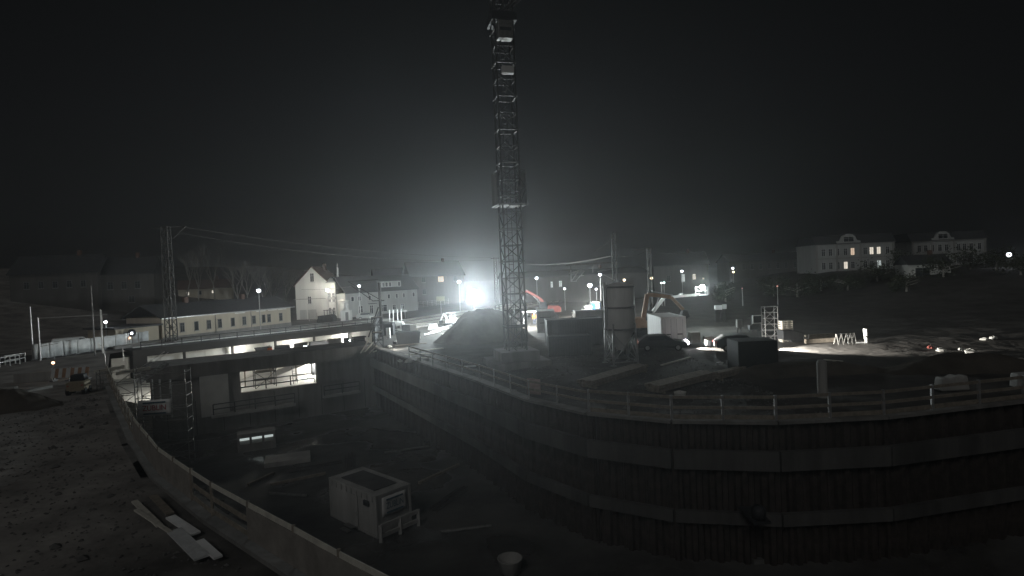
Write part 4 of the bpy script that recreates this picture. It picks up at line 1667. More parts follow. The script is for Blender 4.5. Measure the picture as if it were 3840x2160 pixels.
# ------------------------------------------------------------------ yard: silo, containers, machines
sp_ = g(2330, 1364)
sl_ = thing('silo', 'tall grey cylindrical silo standing on steel legs', 'silo', sp_, R(10))
rs, zt = 1.3, at(2330, 1070, sp_.y).z
zb = at(2330, 1232, sp_.y).z
q = MB()
q.lathe([(0.02, zt + 0.25), (0.5, zt + 0.22), (rs - 0.1, zt + 0.03), (rs, zt - 0.05), (rs, zb), (0.35, zb - 1.7), (0.3, zb - 1.9), (0.02, zb - 1.9)], 36)
o = part('vessel', q, 'silo', sl_)
for f in o.data.polygons:
    f.use_smooth = abs(f.normal.z) < 0.5
for z in (zb + 0.02, zt - 0.1, (zb + zt) / 2):
    q = MB()
    q.lathe([(rs + 0.003, z - 0.07), (rs + 0.07, z - 0.06), (rs + 0.07, z + 0.06), (rs + 0.003, z + 0.07)], 36)
    part('ring', q, 'grey', sl_)
for k in range(4):
    an_ = math.pi / 4 + k * math.pi / 2
    x, y = math.cos(an_) * (rs + 0.05), math.sin(an_) * (rs + 0.05)
    q = MB()
    q.beam((x, y, zb + 0.5), (x * 1.12, y * 1.12, 0.05), 0.15)
    part('leg', q, 'steel', sl_)
    q = MB()
    q.box((x * 1.12, y * 1.12, 0.03), (0.4, 0.4, 0.06))
    part('foot_plate', q, 'steel', sl_)
    an2 = an_ + math.pi / 2
    x2, y2 = math.cos(an2) * (rs + 0.05), math.sin(an2) * (rs + 0.05)
    q = MB()
    q.beam((x * 1.1, y * 1.1, 0.4), (x2 * 1.0, y2 * 1.0, zb - 0.4), 0.07)
    q.beam((x2 * 1.1, y2 * 1.1, 0.35), (x, y, zb - 0.3), 0.07)
    q.beam((x * 1.12, y * 1.12, 0.3), (x2 * 1.12, y2 * 1.12, 0.3), 0.08)
    part('brace', q, 'steel', sl_)
q = MB()
q.beam((-1.28, -0.55, zb), (-1.28, -0.55, zt + 0.3), 0.08)
q.tube((-1.33, -0.2, zb - 0.3), (-1.33, -0.2, zt + 0.3), 0.07, n=8)
part('fill_pipe', q, 'steel', sl_)
q = MB()
q.tube((-0.1, -0.1, zb - 1.8), (-0.1, -0.1, zb - 2.3), 0.2, n=10)
part('outlet', q, 'dark', sl_)

# white container with doors right of the silo
cp_ = at(2483, 1300, 57.5)
wc = container('shipping_container', 'white shipping container with closed doors right of the silo', (cp_.x, cp_.y, 0.25), 0, 2.5, 6.0, 2.75, 'white', corr=False)
for x in (0.66, 1.84):
    q = MB()
    q.box((x, -0.0, 1.37), (1.12, 0.08, 2.4))
    d_ = part('door', q, 'white', wc)
    for xo in (-0.3, 0.3):
        q = MB()
        q.tube((x + xo, -0.07, 0.2), (x + xo, -0.07, 2.55), 0.025, n=6)
        part('lock_bar', q, 'steel', d_)
    q = MB()
    q.box((x, -0.08, 1.0), (0.5, 0.05, 0.1))
    part('handle', q, 'dark', d_)
# dark containers left of the silo
p = at(2055, 1304, 61)
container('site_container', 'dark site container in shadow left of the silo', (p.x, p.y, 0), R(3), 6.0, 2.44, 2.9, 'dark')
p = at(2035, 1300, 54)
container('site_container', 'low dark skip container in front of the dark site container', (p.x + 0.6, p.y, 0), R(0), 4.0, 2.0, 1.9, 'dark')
p = at(2015, 1245, 76)
lc = container('site_container', 'light grey container with two stripes right of the crane', (p.x, p.y, 0), R(-2), 2.4, 5.0, 2.9, 'grey', corr=False)
for z in (2.1, 1.35):
    q = MB()
    q.box((1.15, -0.03, z), (1.5, 0.05, 0.1))
    part('stripe', q, 'dark', lc)
p = at(2160, 1232, 78)
container('site_container', 'long pale container half hidden behind the dark site container', (p.x, p.y, 0), R(2), 5.5, 2.4, 2.6, 'grey')
q = MB()
q.box((0, 0, 1.2), (2.9, 2.2, 2.4))
single('dark_box', q, mat('black_sheeting', (0.02, 0.021, 0.022), 0.7), 'large dark box standing in front of the second car', 'box', loc=g(2822, 1392), bevel=0.04)

# blue portable toilet
p = at(2236, 1180, 103)
pt = thing('portable_toilet', 'blue portable toilet in bright light left of the silo', 'toilet', (p.x, p.y, 0), R(25))
q = MB()
q.box((0, 0, 1.15), (1.1, 1.1, 2.2))
part('cabin', q, 'blue', pt, bevel=0.04)
q = MB()
q.prism([(-0.58, 2.25), (0.58, 2.25), (0.45, 2.45), (-0.45, 2.45)], 'y', -0.58, 0.58)
part('roof', q, 'white', pt)
q = MB()
q.box((0, -0.57, 1.1), (0.75, 0.05, 1.9))
d_ = part('door', q, 'tarp', pt)
q = MB()
q.box((0.28, -0.62, 1.1), (0.05, 0.05, 0.16))
part('handle', q, 'dark', d_)
# stacked white tarps beside it
for k, (px, py, sx, sz, lb) in enumerate(((2190, 1168, 1.9, 0.9, 'white tarp bundle heaped left of the blue toilet'), (2215, 1150, 2.6, 0.8, 'white tarp sheet spread on top of the heap behind the blue toilet'), (2160, 1172, 1.6, 0.45, 'pale timber pile left of the white tarp bundle'))):
    p = at(px, py, 104)
    q = MB()
    q.sphere((0, 0, 0), sx / 2, 14, sz / sx)
    q.v = [(x * (1 + .25 * noise.noise(Vector((x, y, z)) * 1.7)), y * 0.8, z * (1 + .5 * noise.noise(Vector((x, y, z + 3)) * 1.5))) for x, y, z in q.v]
    q.box((0, 0, -p.z / 2 - 0.1), (sx * 0.85, 1.2, max(0.3, p.z - 0.3)))
    single('tarp_bundle', q, 'tarp' if k < 2 else 'palewood', lb, 'tarp', loc=p)
work_lamp('work lamp lighting the tarps and the blue toilet', (at(2205, 1200, 99).x, 98.5, 0), 5000, 2.2, face=R(180))
work_lamp('work lamp lighting the worker in orange right of the crane', (at(1985, 1215, 84).x, 84.0, 0), 3500, 1.6, face=R(180))


# ------------------------------------------------------------------ people
def person(label, loc, rz, h=1.78, jacket='hivis', helmet='white', pose=0):
    t = thing('person', label, 'person', loc, rz)
    me = bpy.data.meshes.new('body')
    k = h / 1.78
    J = dict(pel=(0, 0, .95), sp=(0, 0, 1.2), ch=(0, -.01, 1.4), nk=(0, -.01, 1.54), hd=(0, -.03, 1.64), tp=(0, -.02, 1.74),
             shl=(.19, 0, 1.43), ell=(.27, -.06, 1.16), wrl=(.22, -.26, 1.0), hal=(.2, -.34, .98),
             shr=(-.19, 0, 1.43), elr=(-.28, .02, 1.15), wrr=(-.27, -.1, .9), har=(-.27, -.14, .82),
             hil=(.1, 0, .9), knl=(.12, -.04, .5), anl=(.13, .02, .08), fol=(.14, -.16, .04),
             hir=(-.1, 0, .9), knr=(-.12, .0, .5), anr=(-.14, .05, .08), fo_r=(-.15, -.12, .04))
    RAD = dict(pel=.16, sp=.15, ch=.17, nk=.065, hd=.1, tp=.075, shl=.085, ell=.06, wrl=.045, hal=.045, shr=.085, elr=.06, wrr=.045, har=.045,
               hil=.11, knl=.08, anl=.06, fol=.05, hir=.11, knr=.08, anr=.06, fo_r=.05)
    E = [('pel', 'sp'), ('sp', 'ch'), ('ch', 'nk'), ('nk', 'hd'), ('hd', 'tp'), ('ch', 'shl'), ('shl', 'ell'), ('ell', 'wrl'), ('wrl', 'hal'), ('ch', 'shr'), ('shr', 'elr'), ('elr', 'wrr'), ('wrr', 'har'),
         ('pel', 'hil'), ('hil', 'knl'), ('knl', 'anl'), ('anl', 'fol'), ('pel', 'hir'), ('hir', 'knr'), ('knr', 'anr'), ('anr', 'fo_r')]
    nm = list(J)
    me.from_pydata([Vector(J[n]) * k for n in nm], [(nm.index(a), nm.index(b)) for a, b in E], [])
    o = bpy.data.objects.new('body', me)
    C.objects.link(o)
    sk = o.modifiers.new('skin', 'SKIN')
    for i, n in enumerate(nm):
        me.skin_vertices[0].data[i].radius = (RAD[n] * k, RAD[n] * k * (0.75 if n in ('ch', 'sp', 'pel') else 1))
        me.skin_vertices[0].data[i].use_root = n == 'pel'
    o.modifiers.new('sub', 'SUBSURF').levels = 1
    bpy.context.view_layer.update()
    bm_ = bpy.data.meshes.new_from_object(o.evaluated_get(bpy.context.evaluated_depsgraph_get()))
    bpy.data.objects.remove(o)
    bm_.name = 'body'
    bm_.materials.clear()
    for x in ('skin', jacket, 'trouser'):
        bm_.materials.append(M[x])
    for f in bm_.polygons:
        c = f.center / k
        f.material_index = 0 if (c.z > 1.52 or (abs(c.x) > .17 and c.z < .96 and c.z > .75 and c.y < -.05) or c.y < -.29) else (1 if c.z > .92 or abs(c.x) > .21 else 2)
        f.use_smooth = True
    ob = bpy.data.objects.new('body', bm_)
    C.objects.link(ob)
    ob.parent = t
    q = MB()
    q.lathe([(0.02, 1.83), (0.08, 1.815), (0.125, 1.76), (0.135, 1.69), (0.16, 1.685), (0.16, 1.675), (0.1, 1.675)], 14, (0, -0.02, 0))
    q.v = [(x * k, y * k, z * k) for x, y, z in q.v]
    part('helmet', q, helmet, t, smooth=True)
    return t


p = wa(12.0, 5.8, -0.8)
pw_ = at(1013, 1325, 66.5)
person('worker in an orange jacket and white helmet behind the dark roof slab', (pw_.x, pw_.y, -0.85), R(20))
q = MB()
q.box((0, 0.2, -0.06), (6.0, 1.0, 0.1))
for x in (-2.8, 0, 2.8):
    q.box((x, 0.2, -1.5), (0.12, 0.12, 2.8))
single('scaffold_walkway', q, 'wood', 'narrow scaffold walkway behind the dark roof slab', 'walkway', loc=(pw_.x, pw_.y, -0.87), rz=math.atan2(Wd.y, Wd.x))
wlp = at(1145, 1300, 69.5)
t = thing('work_lamp', 'small bright work lamp above the dark roof slab', 'work lamp', wlp)
q = MB()
q.box((0, 0, 0), (0.45, 0.1, 0.18))
part('lens', q, 'globe', t)
q = MB()
q.box((0, 0.1, 0), (0.5, 0.12, 0.24))
part('housing', q, 'dark', t)
q = MB()
q.tube((0, 0.1, -0.1), (0, 0.1, -4.2 - (wlp.z - 0.6)), 0.04, n=6)
part('mast', q, 'dark', t)
wo = at(2005, 1212, 88)
person('worker in bright orange clothing standing left of the striped grey container', (wo.x, wo.y, 0.15), R(-10), jacket='hivis', helmet='white')
M['trouser2'] = M['hivis']

# scaffold frame, pale arms and bright sheet right of the crane
p = at(1940, 1325, 66)
scaffold_tower('dark scaffold frame with braces right of the crane foot', (p.x, p.y, 0), R(10), 1.3, 1.3, 5.6, 'dark', 1.9, planks=False, r=0.04)
q = MB()
q.box((0, 0, 0.45), (4.6, 0.3, 0.25))
for x in (-2.1, 0, 2.1):
    q.box((x, 0.2, -1.2), (0.12, 0.12, 3.2))
single('white_beam', q, 'white', 'bright white beam on props behind the crane foot', 'beam', loc=at(2012, 1178, 92))


def excavator(label, base, rz, body='orange', s=1.0, a1=(0.5, 2.4, 3.4), pts=((0, 1.8), (0.5, 4.3), (3.6, 3.9), (4.7, 2.4))):
    t = thing('excavator', label, 'excavator', base, rz)
    t.scale = (s, s, s)
    for y in (-1.05, 1.05):
        q = MB()
        q.prism([(-1.9, 0.15), (-1.6, 0), (1.6, 0), (1.9, 0.15), (1.9, 0.65), (1.6, 0.85), (-1.6, 0.85), (-1.9, 0.65)], 'y', y - 0.27, y + 0.27)
        part('crawler', q, 'rubber', t, bevel=0.05)
    q = MB()
    q.tube((0, 0, 0.6), (0, 0, 1.1), 0.6, n=16)
    part('slew_ring', q, 'dark', t)
    q = MB()
    q.prism([(-2.3, 1.15), (1.4, 1.15), (1.4, 1.6), (0.0, 1.9), (-0.2, 2.3), (-2.0, 2.25), (-2.35, 1.9)], 'y', -1.2, 1.2)
    part('body', q, body, t, bevel=0.06)
    q = MB()
    q.prism([(0.0, 1.65), (1.35, 1.65), (1.4, 2.3), (1.05, 3.0), (0.05, 3.0)], 'y', 0.3, 1.2)
    cb = part('cab', q, 'dark', t, bevel=0.05)
    q = MB()
    q.prism([(0.2, 2.15), (1.2, 2.15), (0.98, 2.88), (0.2, 2.88)], 'y', 0.28, 1.23)
    part('cab_glass', q, 'glass', cb)
    for k in range(3):
        q = MB()
        w_ = 0.5 - 0.07 * k
        a, b = pts[k], pts[k + 1]
        q.beam((a[0], -0.2, a[1]), (b[0], -0.2, b[1]), 0.34 - 0.04 * k, w_)
        part(['boom', 'boom', 'dipper'][k], q, body, t, bevel=0.04)
    q = MB()
    q.tube((0.6, -0.2, 1.9), ((pts[1][0] + pts[2][0]) / 2, -0.2, (pts[1][1] + pts[2][1]) / 2 - 0.25), 0.07, n=8)
    q.tube((pts[1][0] + 0.6, -0.2, pts[1][1] + 0.3), (pts[2][0] + 0.2, -0.2, pts[2][1] + 0.25), 0.07, n=8)
    part('ram', q, 'steel', t)
    e = pts[3]
    q = MB()
    q.prism([(e[0] - 0.1, e[1]), (e[0] + 0.35, e[1] - 0.1), (e[0] + 0.6, e[1] - 0.8), (e[0] + 0.1, e[1] - 1.1), (e[0] - 0.35, e[1] - 0.6)], 'y', -0.65, 0.25)
    part('bucket', q, 'dark', t, bevel=0.03)
    return t


p = at(2415, 1170, 67)
excavator('orange excavator with bent boom behind the white container', (p.x, p.y, 0), R(0), 'orange', 1.0, pts=((-0.2, 2.0), (0.4, 5.0), (3.2, 4.55), (4.6, 3.0)))
p = at(2000, 1180, 100)
excavator('faint red excavator in the haze right of the crane', (p.x + 2.5, p.y, 0), R(180), 'red', 1.0, pts=((0.2, 2.2), (1.2, 3.6), (3.4, 5.0), (4.3, 4.6)))
p = at(270, 1470, 52)
p.z = 0

# dumper with tan rear on the left, barriers and blocks
dp_ = g(283, 1483)
du = thing('dumper', 'small tan dumper seen from behind on the left ground', 'dumper', dp_, R(20))
du.scale = (0.62, 0.62, 0.62)
q = MB()
q.prism([(-0.95, 0.5), (0.95, 0.5), (1.0, 1.55), (0.8, 1.7), (-0.8, 1.7), (-1.0, 1.55)], 'y', 0, 2.4)
part('body', q, 'yellow', du, bevel=0.05)
q = MB()
q.prism([(-0.8, 1.7), (0.8, 1.7), (0.7, 2.5), (-0.7, 2.5)], 'y', 0.9, 2.2)
part('cab', q, 'dark', du, bevel=0.05)
for x in (-0.85, 0.85):
    for y in (0.4, 2.0):
        q = MB()
        q.tube((x - 0.2, y, 0.45), (x + 0.2, y, 0.45), 0.45, n=16)
        part('wheel', q, 'rubber', du)
for x in (-0.75, 0.75):
    q = MB()
    q.box((x, -0.03, 1.25), (0.16, 0.06, 0.14))
    part('rear_lamp', q, 'redprint', du)
for k, (px, py) in enumerate(((232, 1428), (290, 1425))):
    t = thing('warning_barrier', ['striped warning barrier on the left ground, the left one', 'striped warning barrier on the left ground, the right one'][k], 'barrier', g(px, py), R(12))
    for i in range(6):
        q = MB()
        q.prism([(-0.9 + 0.3 * i, 0.3), (-0.6 + 0.3 * i, 0.3), (-0.45 + 0.3 * i, 1.15), (-0.75 + 0.3 * i, 1.15)], 'y', -0.02, 0.02)
        part('stripe', q, 'orange' if i % 2 else 'tarp', t)
    for x in (-0.7, 0.8):
        q = MB()
        q.box((x, 0.1, 0.6), (0.08, 0.08, 1.2))
        q.box((x, 0.1, 0.06), (0.3, 0.8, 0.1))
        part('stand', q, 'grey', t)
am = thing('beacon', 'small amber warning beacon glowing above the striped barriers', 'beacon', g(203, 1425))
q = MB()
q.tube((0, 0, 0), (0, 0, 1.5), 0.03, n=6)
part('post', q, 'grey', am)
q = MB()
q.sphere((0, 0, 1.62), 0.13, 10)
part('lens', q, 'amber', am)
for k, (px, py, sx) in enumerate(((120, 1432, 2.6), (172, 1428, 1.3), (20, 1495, 1.6))):
    q = MB()
    q.box((0, 0, 0.45), (sx, 0.6, 0.9))
    single('concrete_barrier', q, 'concrete', ['long concrete barrier on the left ground', 'short pale concrete barrier beside the long one', 'concrete barrier at the left frame edge'][k], 'barrier', loc=g(px, py), rz=R(14), bevel=0.05)
em = MB()
q_a, q_b = g(70, 1478), g(190, 1455)
em.beam((0, 0, 0.1), q_b - q_a + Z * 0.1, 0.5, 0.3)
single('kerb_beam', em, 'concrete', 'low pale kerb beam running left of the dumper', 'beam', loc=q_a)


# ------------------------------------------------------------------ cars
def car(label, loc, rz, mt='dark', van=False, lights=True, rear=True, name='car'):
    t = thing(name, label, 'van' if van else 'car', loc, rz)
    L = 4.6 if not van else 5.2
    if van:
        prof_ = [(0, .35), (L, .35), (L, .95), (L - .25, 1.15), (L - 1.0, 1.25), (L - 1.7, 2.0), (L - 2.0, 2.1), (0.1, 2.1), (0, 1.9)]
    else:
        prof_ = [(0, .35), (L, .3), (L, .7), (L - .15, .85), (L - 1.15, 1.0), (L - 1.95, 1.47), (L - 2.6, 1.52), (.75, 1.46), (.1, 1.02), (0, .9)]
    q = MB()
    q.prism(prof_, 'y', 0, 1.8)
    part('body', q, mt, t, bevel=0.08)
    q = MB()
    if van:
        q.prism([(L - 2.3, 1.35), (L - 1.15, 1.35), (L - 1.7, 1.95), (L - 2.3, 1.95)], 'y', -0.012, 1.812)
    else:
        q.prism([(.85, 1.05), (L - 1.4, 1.05), (L - 2.0, 1.42), (1.0, 1.4)], 'y', -0.012, 1.812)
    part('side_glass', q, 'glass', t)
    q = MB()
    if van:
        q.add([(L - 1.02, .1, 1.3), (L - 1.02, 1.7, 1.3), (L - 1.62, 1.7, 1.97), (L - 1.62, .1, 1.97)], [(0, 1, 2, 3)])
    else:
        q.add([(L - 1.2, .12, 1.05), (L - 1.2, 1.68, 1.05), (L - 1.88, 1.6, 1.46), (L - 1.88, .2, 1.46)], [(0, 1, 2, 3)])
    part('windscreen', q, 'glass', t)
    for x in (.85, L - .9):
        for y in (0.08, 1.72):
            q = MB()
            q.tube((x, y - 0.13, .33), (x, y + 0.13, .33), .33, n=18)
            wh = part('wheel', q, 'rubber', t)
            q = MB()
            q.tube((x, y - 0.14, .33), (x, y + 0.14, .33), .2, n=12)
            part('rim', q, 'steel', wh)
    for y in (.25, 1.55):
        q = MB()
        q.sphere((L - .02, y, .72), .2 if lights else .1, 10)
        part('headlight', q, 'headlamp' if lights else 'glass', t)
        q = MB()
        q.box((0.0, y, .85), (.1, .25, .18))
        part('tail_light', q, 'tail' if rear else 'redprint', t)
    q = MB()
    q.box((L - 2.05, -0.12, 1.05), (.12, .18, .12))
    part('mirror', q, mt, t)
    if lights:
        lamp('headlight_beam', (L + 0.15, .9, .75), lights, (1.0, 0.95, 0.86), 0.1, t, 'SPOT', (R(84), 0, R(-90)), 75)
    return t


c_a = g(2360, 1322)
car('dark car with glowing headlights parked right behind the silo', (c_a.x + 0.9, c_a.y, 0.05), R(-10), 'dark', lights=14000)
c_b = g(2690, 1322)
car('dark car with glowing headlights parked right of the white container', (c_b.x, c_b.y, 0.05), R(-9), 'dark', lights=28000, rear=False)
for y_, lb in ((0.0, 0),):
    q = MB()
    q.box((0, 0.9, 0.72), (0.1, 1.5, 0.5))
    single('reflector_board', q, 'white', 'small white board lit up behind the second car', 'board', loc=(c_b.x - 0.5, c_b.y, 0.05))
vr = g(196, 1334)
car('white van parked on the street behind the white sheeted fence', (vr.x, vr.y, 0.05), R(38), 'white', van=True, lights=0, rear=False, name='van')
# boxes beside the white container
for k, (px, py, sx, sz, mt_, lb) in enumerate(((2605, 1288, 1.0, 1.1, 'ply', 'wooden crate right of the white container'), (2662, 1292, 1.1, 0.35, 'palewood', 'pale pallet stack behind the second car, bottom layer'), (2662, 1280, 1.1, 0.35, 'ply', 'orange-lit crate on the pale pallet stack'))):
    p = g(px, py if k < 2 else 1292)
    q = MB()
    z0 = 0.1 if k < 2 else 0.5
    q.box((0, 0, z0 + sz / 2), (sx, 0.9, sz))
    for i in range(4):
        q.box((-sx / 2 + sx * (i + 0.5) / 4, -0.47, z0 + sz / 2), (sx / 4 - 0.04, 0.03, sz))
    single('crate', q, mt_, lb, 'crate', loc=p)
# boom lift with lamp on the right
bl_ = at(2634, 1076, 72)
bt = at(2490, 1116, 76)
bo = thing('boom_lift', 'boom lift with a long pale arm carrying a bright lamp right of the silo', 'boom lift', (bt.x - 1.5, 76, 0))
off = Vector((bt.x - 1.5, 76, 0))
q = MB()
q.box((0, 0, 1.0), (3.2, 2.2, 1.1))
part('chassis', q, 'grey', bo, bevel=0.08)
for x in (-1.1, 1.1):
    for y in (-1.0, 1.0):
        q = MB()
        q.tube((x, y - 0.2, 0.5), (x, y + 0.2, 0.5), 0.5, n=16)
        part('wheel', q, 'rubber', bo)
q = MB()
q.beam(Vector((-0.6, 0, 1.6)), Vector((bt.x, bt.y, bt.z)) - off, 0.4)
part('lower_arm', q, 'white', bo)
q = MB()
e_ = at(2622, 1104, 72.5) - off
q.beam(Vector((bt.x, bt.y, bt.z)) - off, e_, 0.24, 0.3)
ua = part('upper_arm', q, 'white', bo)
q = MB()
q.box(Vector((bt.x, bt.y, bt.z)).lerp(at(2622, 1104, 72.5), 0.5) - off + Z * 0.2, (0.3, 0.3, 0.25))
part('bracket', q, 'steel', ua)
q = MB()
for a in ((-0.6, -0.4), (0.6, -0.4), (0.6, 0.4), (-0.6, 0.4)):
    q.beam(e_ + Vector((a[0] + 0.3, a[1], -0.1)), e_ + Vector((a[0] + 0.3, a[1], 0.95)), 0.06)
for z in (-0.1, 0.45, 0.95):
    for a, b in (((-0.3, -0.4), (0.9, -0.4)), ((0.9, -0.4), (0.9, 0.4)), ((0.9, 0.4), (-0.3, 0.4)), ((-0.3, 0.4), (-0.3, -0.4))):
        q.beam(e_ + Vector((a[0], a[1], z)), e_ + Vector((b[0], b[1], z)), 0.06)
part('basket', q, 'steel', bo)
q = MB()
q.sphere(bl_ - off, 0.3, 14)
part('lamp_head', q, 'flood', bo, smooth=True)
lamp('boom_light', bl_ - off, 9000, (0.88, 1.0, 0.97), 0.34, bo)

# right part of the yard
p = g(2920, 1290)
fr = scaffold_tower('slim steel frame standing in the dark right of the second car', (p.x - 0.6, p.y + 1.5, 0), R(0), 1.3, 0.8, 3.6, 'steel', 1.2, planks=False, r=0.03)
p = g(2992, 1288)
ps = thing('pallet_stack', 'tall stack of pallets on the lit strip of ground', 'pallets', (p.x - 0.45, p.y + 1.5, 0), R(5))
for k in range(11):
    q = MB()
    q.box((0, 0, 0.13 + 0.2 * k), (1.15, 0.8, 0.04))
    q.box((0, 0, 0.02 + 0.2 * k), (1.15, 0.8, 0.03))
    for x in (-0.5, 0, 0.5):
        q.box((x, 0, 0.075 + 0.2 * k), (0.12, 0.78, 0.08))
    part('pallet', q, 'palewood', ps)
rl2 = thing('roller', 'dark drum roller standing before the pallet stack', 'roller', g(2975, 1284), R(0))
q = MB()
q.tube((0.0, -0.6, 0.6), (0.0, 0.6, 0.6), 0.6, n=22)
part('drum', q, 'dark', rl2)
q = MB()
q.prism([(-1.3, 0.35), (0.7, 0.35), (0.75, 0.95), (-0.3, 1.3), (-1.3, 1.3)], 'y', -0.66, 0.66)
part('body', q, 'dark', rl2, bevel=0.05)
q = MB()
q.beam((0.6, -0.4, 0.5), (1.3, -0.4, 0.35), 0.09)
q.beam((1.3, -0.4, 0.35), (1.35, -0.4, 0.75), 0.09)
part('drawbar', q, 'white', rl2)
p = g(2840, 1262)
for k, (px, py, wd_, h_, mt_, lb) in enumerate(((2842, 1212, 1.1, 0.9, 'white', 'framed pale cabinet in the dark above the second car'), (2775, 1228, 0.5, 0.9, 'concrete', 'faint narrow post box left of the framed cabinet'), (2830, 1236, 1.1, 0.5, 'grey', 'faint low box below the framed cabinet'), (2695, 1160, 0.9, 0.55, 'tarp', 'faint pale panel under the boom light, left one'), (2718, 1157, 0.4, 0.55, 'tarp', 'faint pale panel under the boom light, right one'))):
    q = MB()
    pp = at(px, py, 66 if k < 3 else 80)
    t = thing('cabinet', lb, 'cabinet', pp)
    q.box((0, 0.3, h_ / 2), (wd_, 0.5, h_))
    part('box', q, 'dark' if k == 0 else mt_, t)
    q = MB()
    for s in (-1, 1):
        q.box((s * wd_ / 2, 0.02, h_ / 2), (0.1, 0.1, h_ + 0.1))
        q.box((0, 0.02, h_ / 2 + s * h_ / 2), (wd_, 0.099, 0.1))
    part('frame', q, mt_, t)
    q = MB()
    for x in (-wd_ / 2 + 0.05, wd_ / 2 - 0.05):
        q.beam((x, 0.3, 0), (x, 0.3, -pp.z), 0.08)
    part('leg', q, 'dark', t)
bn = thing('trestle_rack', 'low white metal trestle rack on the lit ground', 'rack', g(3168, 1290), R(8))
for x in (-0.95, -0.45, 0.1, 0.5, 0.9):
    q = MB()
    q.beam((x, -0.4, 0), (x + 0.1, 0, 1.0), 0.07)
    q.beam((x + 0.1, 0, 1.0), (x + 0.15, 0.45, 0), 0.07)
    part('leg_frame', q, 'darksteel', bn)
q = MB()
q.beam((-0.95, 0, 0.98), (1.05, 0, 0.98), 0.07)
part('top_rail', q, 'darksteel', bn)
bd = thing('bollard', 'bright white bollard post at the end of the lit ground', 'bollard', g(3247, 1286))
q = MB()
q.tube((0, 0, 0), (0, 0, 2.2 * 0.62), 0.2, n=14)
part('post', q, 'white', bd)
q = MB()
q.lathe([(0.203, 0.55), (0.212, 0.56), (0.212, 0.66), (0.203, 0.67)], 14)
part('band', q, 'dark', bd)
q = MB()
q.prism([(-0.9, -0.2), (0, -0.25), (0.1, 0.2), (-0.6, 0.25)], 'z', 0.03, 0.09)
single('sheet', q, 'tarp', 'white sheet lying at the foot of the white bollard', 'sheet', loc=g(3240, 1290) + Z * 0.1)
for k in range(3):
    a, b = g(3020, 1290 - 9 * k), g(3130, 1283 - 9 * k)
    q = MB()
    q.beam((0, 0, 0.25), b - a + Z * 0.25, 0.35, 0.4)
    single('timber_baulk', q, 'wood', ['nearest timber baulk behind the white trestle rack', 'middle timber baulk behind the white trestle rack', 'farthest timber baulk behind the white trestle rack'][k], 'timber', loc=a)

# ------------------------------------------------------------------ tower crane
cx = at(1935, 1330, 50)
cr = thing('tower_crane', 'tall lattice tower crane mast rising out of the frame behind the pit', 'crane', (cx.x, cx.y, 0), R(14))
sec = 2.85
ms = MB()
lattice(ms, 0, 0, 0, sec - 0.02, 1.6, 1.6, 1.4, 0.06)
sm_ = ms.mesh('mast_section')
sm_.materials.append(M['cranegrey'])
for k in range(11):
    copies('mast_section', sm_, cr, [((0, 0, 0.6 + k * sec), 0)])
    q = MB()
    for a, b in (((-1, -1), (1, -1)), ((1, -1), (1, 1)), ((1, 1), (-1, 1)), ((-1, 1), (-1, -1))):
        q.beam((a[0] * 0.86, a[1] * 0.86, 0.6 + k * sec), (b[0] * 0.86, b[1] * 0.86, 0.6 + k * sec), 0.12, 0.1)
    part('frame', q, 'mast', cr)
q = MB()
q.box((0, 0, 0.3), (5.0, 5.0, 0.6))
q.box((0, 0, 1.0), (3.4, 3.4, 0.8))
part('ballast_base', q, 'darkconc', cr, bevel=0.05)
zc0 = at(1900, 775, 50).z
cg = MB()
lattice(cg, 0, 0, zc0, zc0 + 3.0, 2.4, 2.4, 1.5, 0.05)
part('climbing_frame', cg, 'mast', cr)
for x in (-1.27, 1.27):
    q = MB()
    q.box((x, 0, zc0 + 1.5), (0.05, 1.8, 2.7))
    part('side_panel', q, 'darkconc', cr)
q = MB()
q.box((0, 0, zc0 + 0.1), (2.7, 2.7, 0.08))
part('platform', q, 'grey', cr)
zb1 = at(1880, 296, 50).z
q = MB()
q.box((0.1, -1.0, zb1 + 0.4), (1.0, 0.5, 0.6))
part('switch_box', q, 'silo', cr)
zt1 = at(1876, 165, 50).z
q = MB()
q.box((0.0, -0.9, zt1 + 0.75), (1.3, 0.9, 1.5))
cb = part('cab', q, 'darksteel', cr, bevel=0.05)
q = MB()
q.box((0.0, -1.36, zt1 + 0.75), (1.0, 0.04, 0.25))
part('cab_stripe', q, 'dark', cb)
q = MB()
q.box((0, 0, zt1 + 2.0), (2.2, 2.2, 0.7))
part('slewing_unit', q, 'dark', cr)
jm = MB()
zt2 = zt1 + 2.6
for k in range(12):
    a0, b0_ = Vector((0.9 * k, 0, zt2 + 0.75 * k)), Vector((0.9 * (k + 1), 0, zt2 + 0.75 * (k + 1)))
    for yy in (-0.6, 0.6):
        jm.beam(a0 + Vector((0, yy, 0)), b0_ + Vector((0, yy, 0)), 0.12)
    jm.beam(a0 + Vector((-0.6, 0, 0.9)), b0_ + Vector((-0.6, 0, 0.9)), 0.12)
    for yy in (-0.6, 0.6):
        jm.beam(a0 + Vector((0, yy, 0)), b0_ + Vector((-0.6, 0, 0.9)), 0.07)
    jm.beam(a0 + Vector((0, -0.6, 0)), b0_ + Vector((0, 0.6, 0)), 0.07)
part('jib', jm, 'mast', cr)
q = MB()
for x in (-0.2, 0.2):
    q.beam((x, 0.3, 0.6), (x, 0.3, 33), 0.05)
for k in range(80):
    q.beam((-0.2, 0.3, 0.9 + 0.4 * k), (0.2, 0.3, 0.9 + 0.4 * k), 0.035)
part('ladder', q, 'cranegrey', cr)

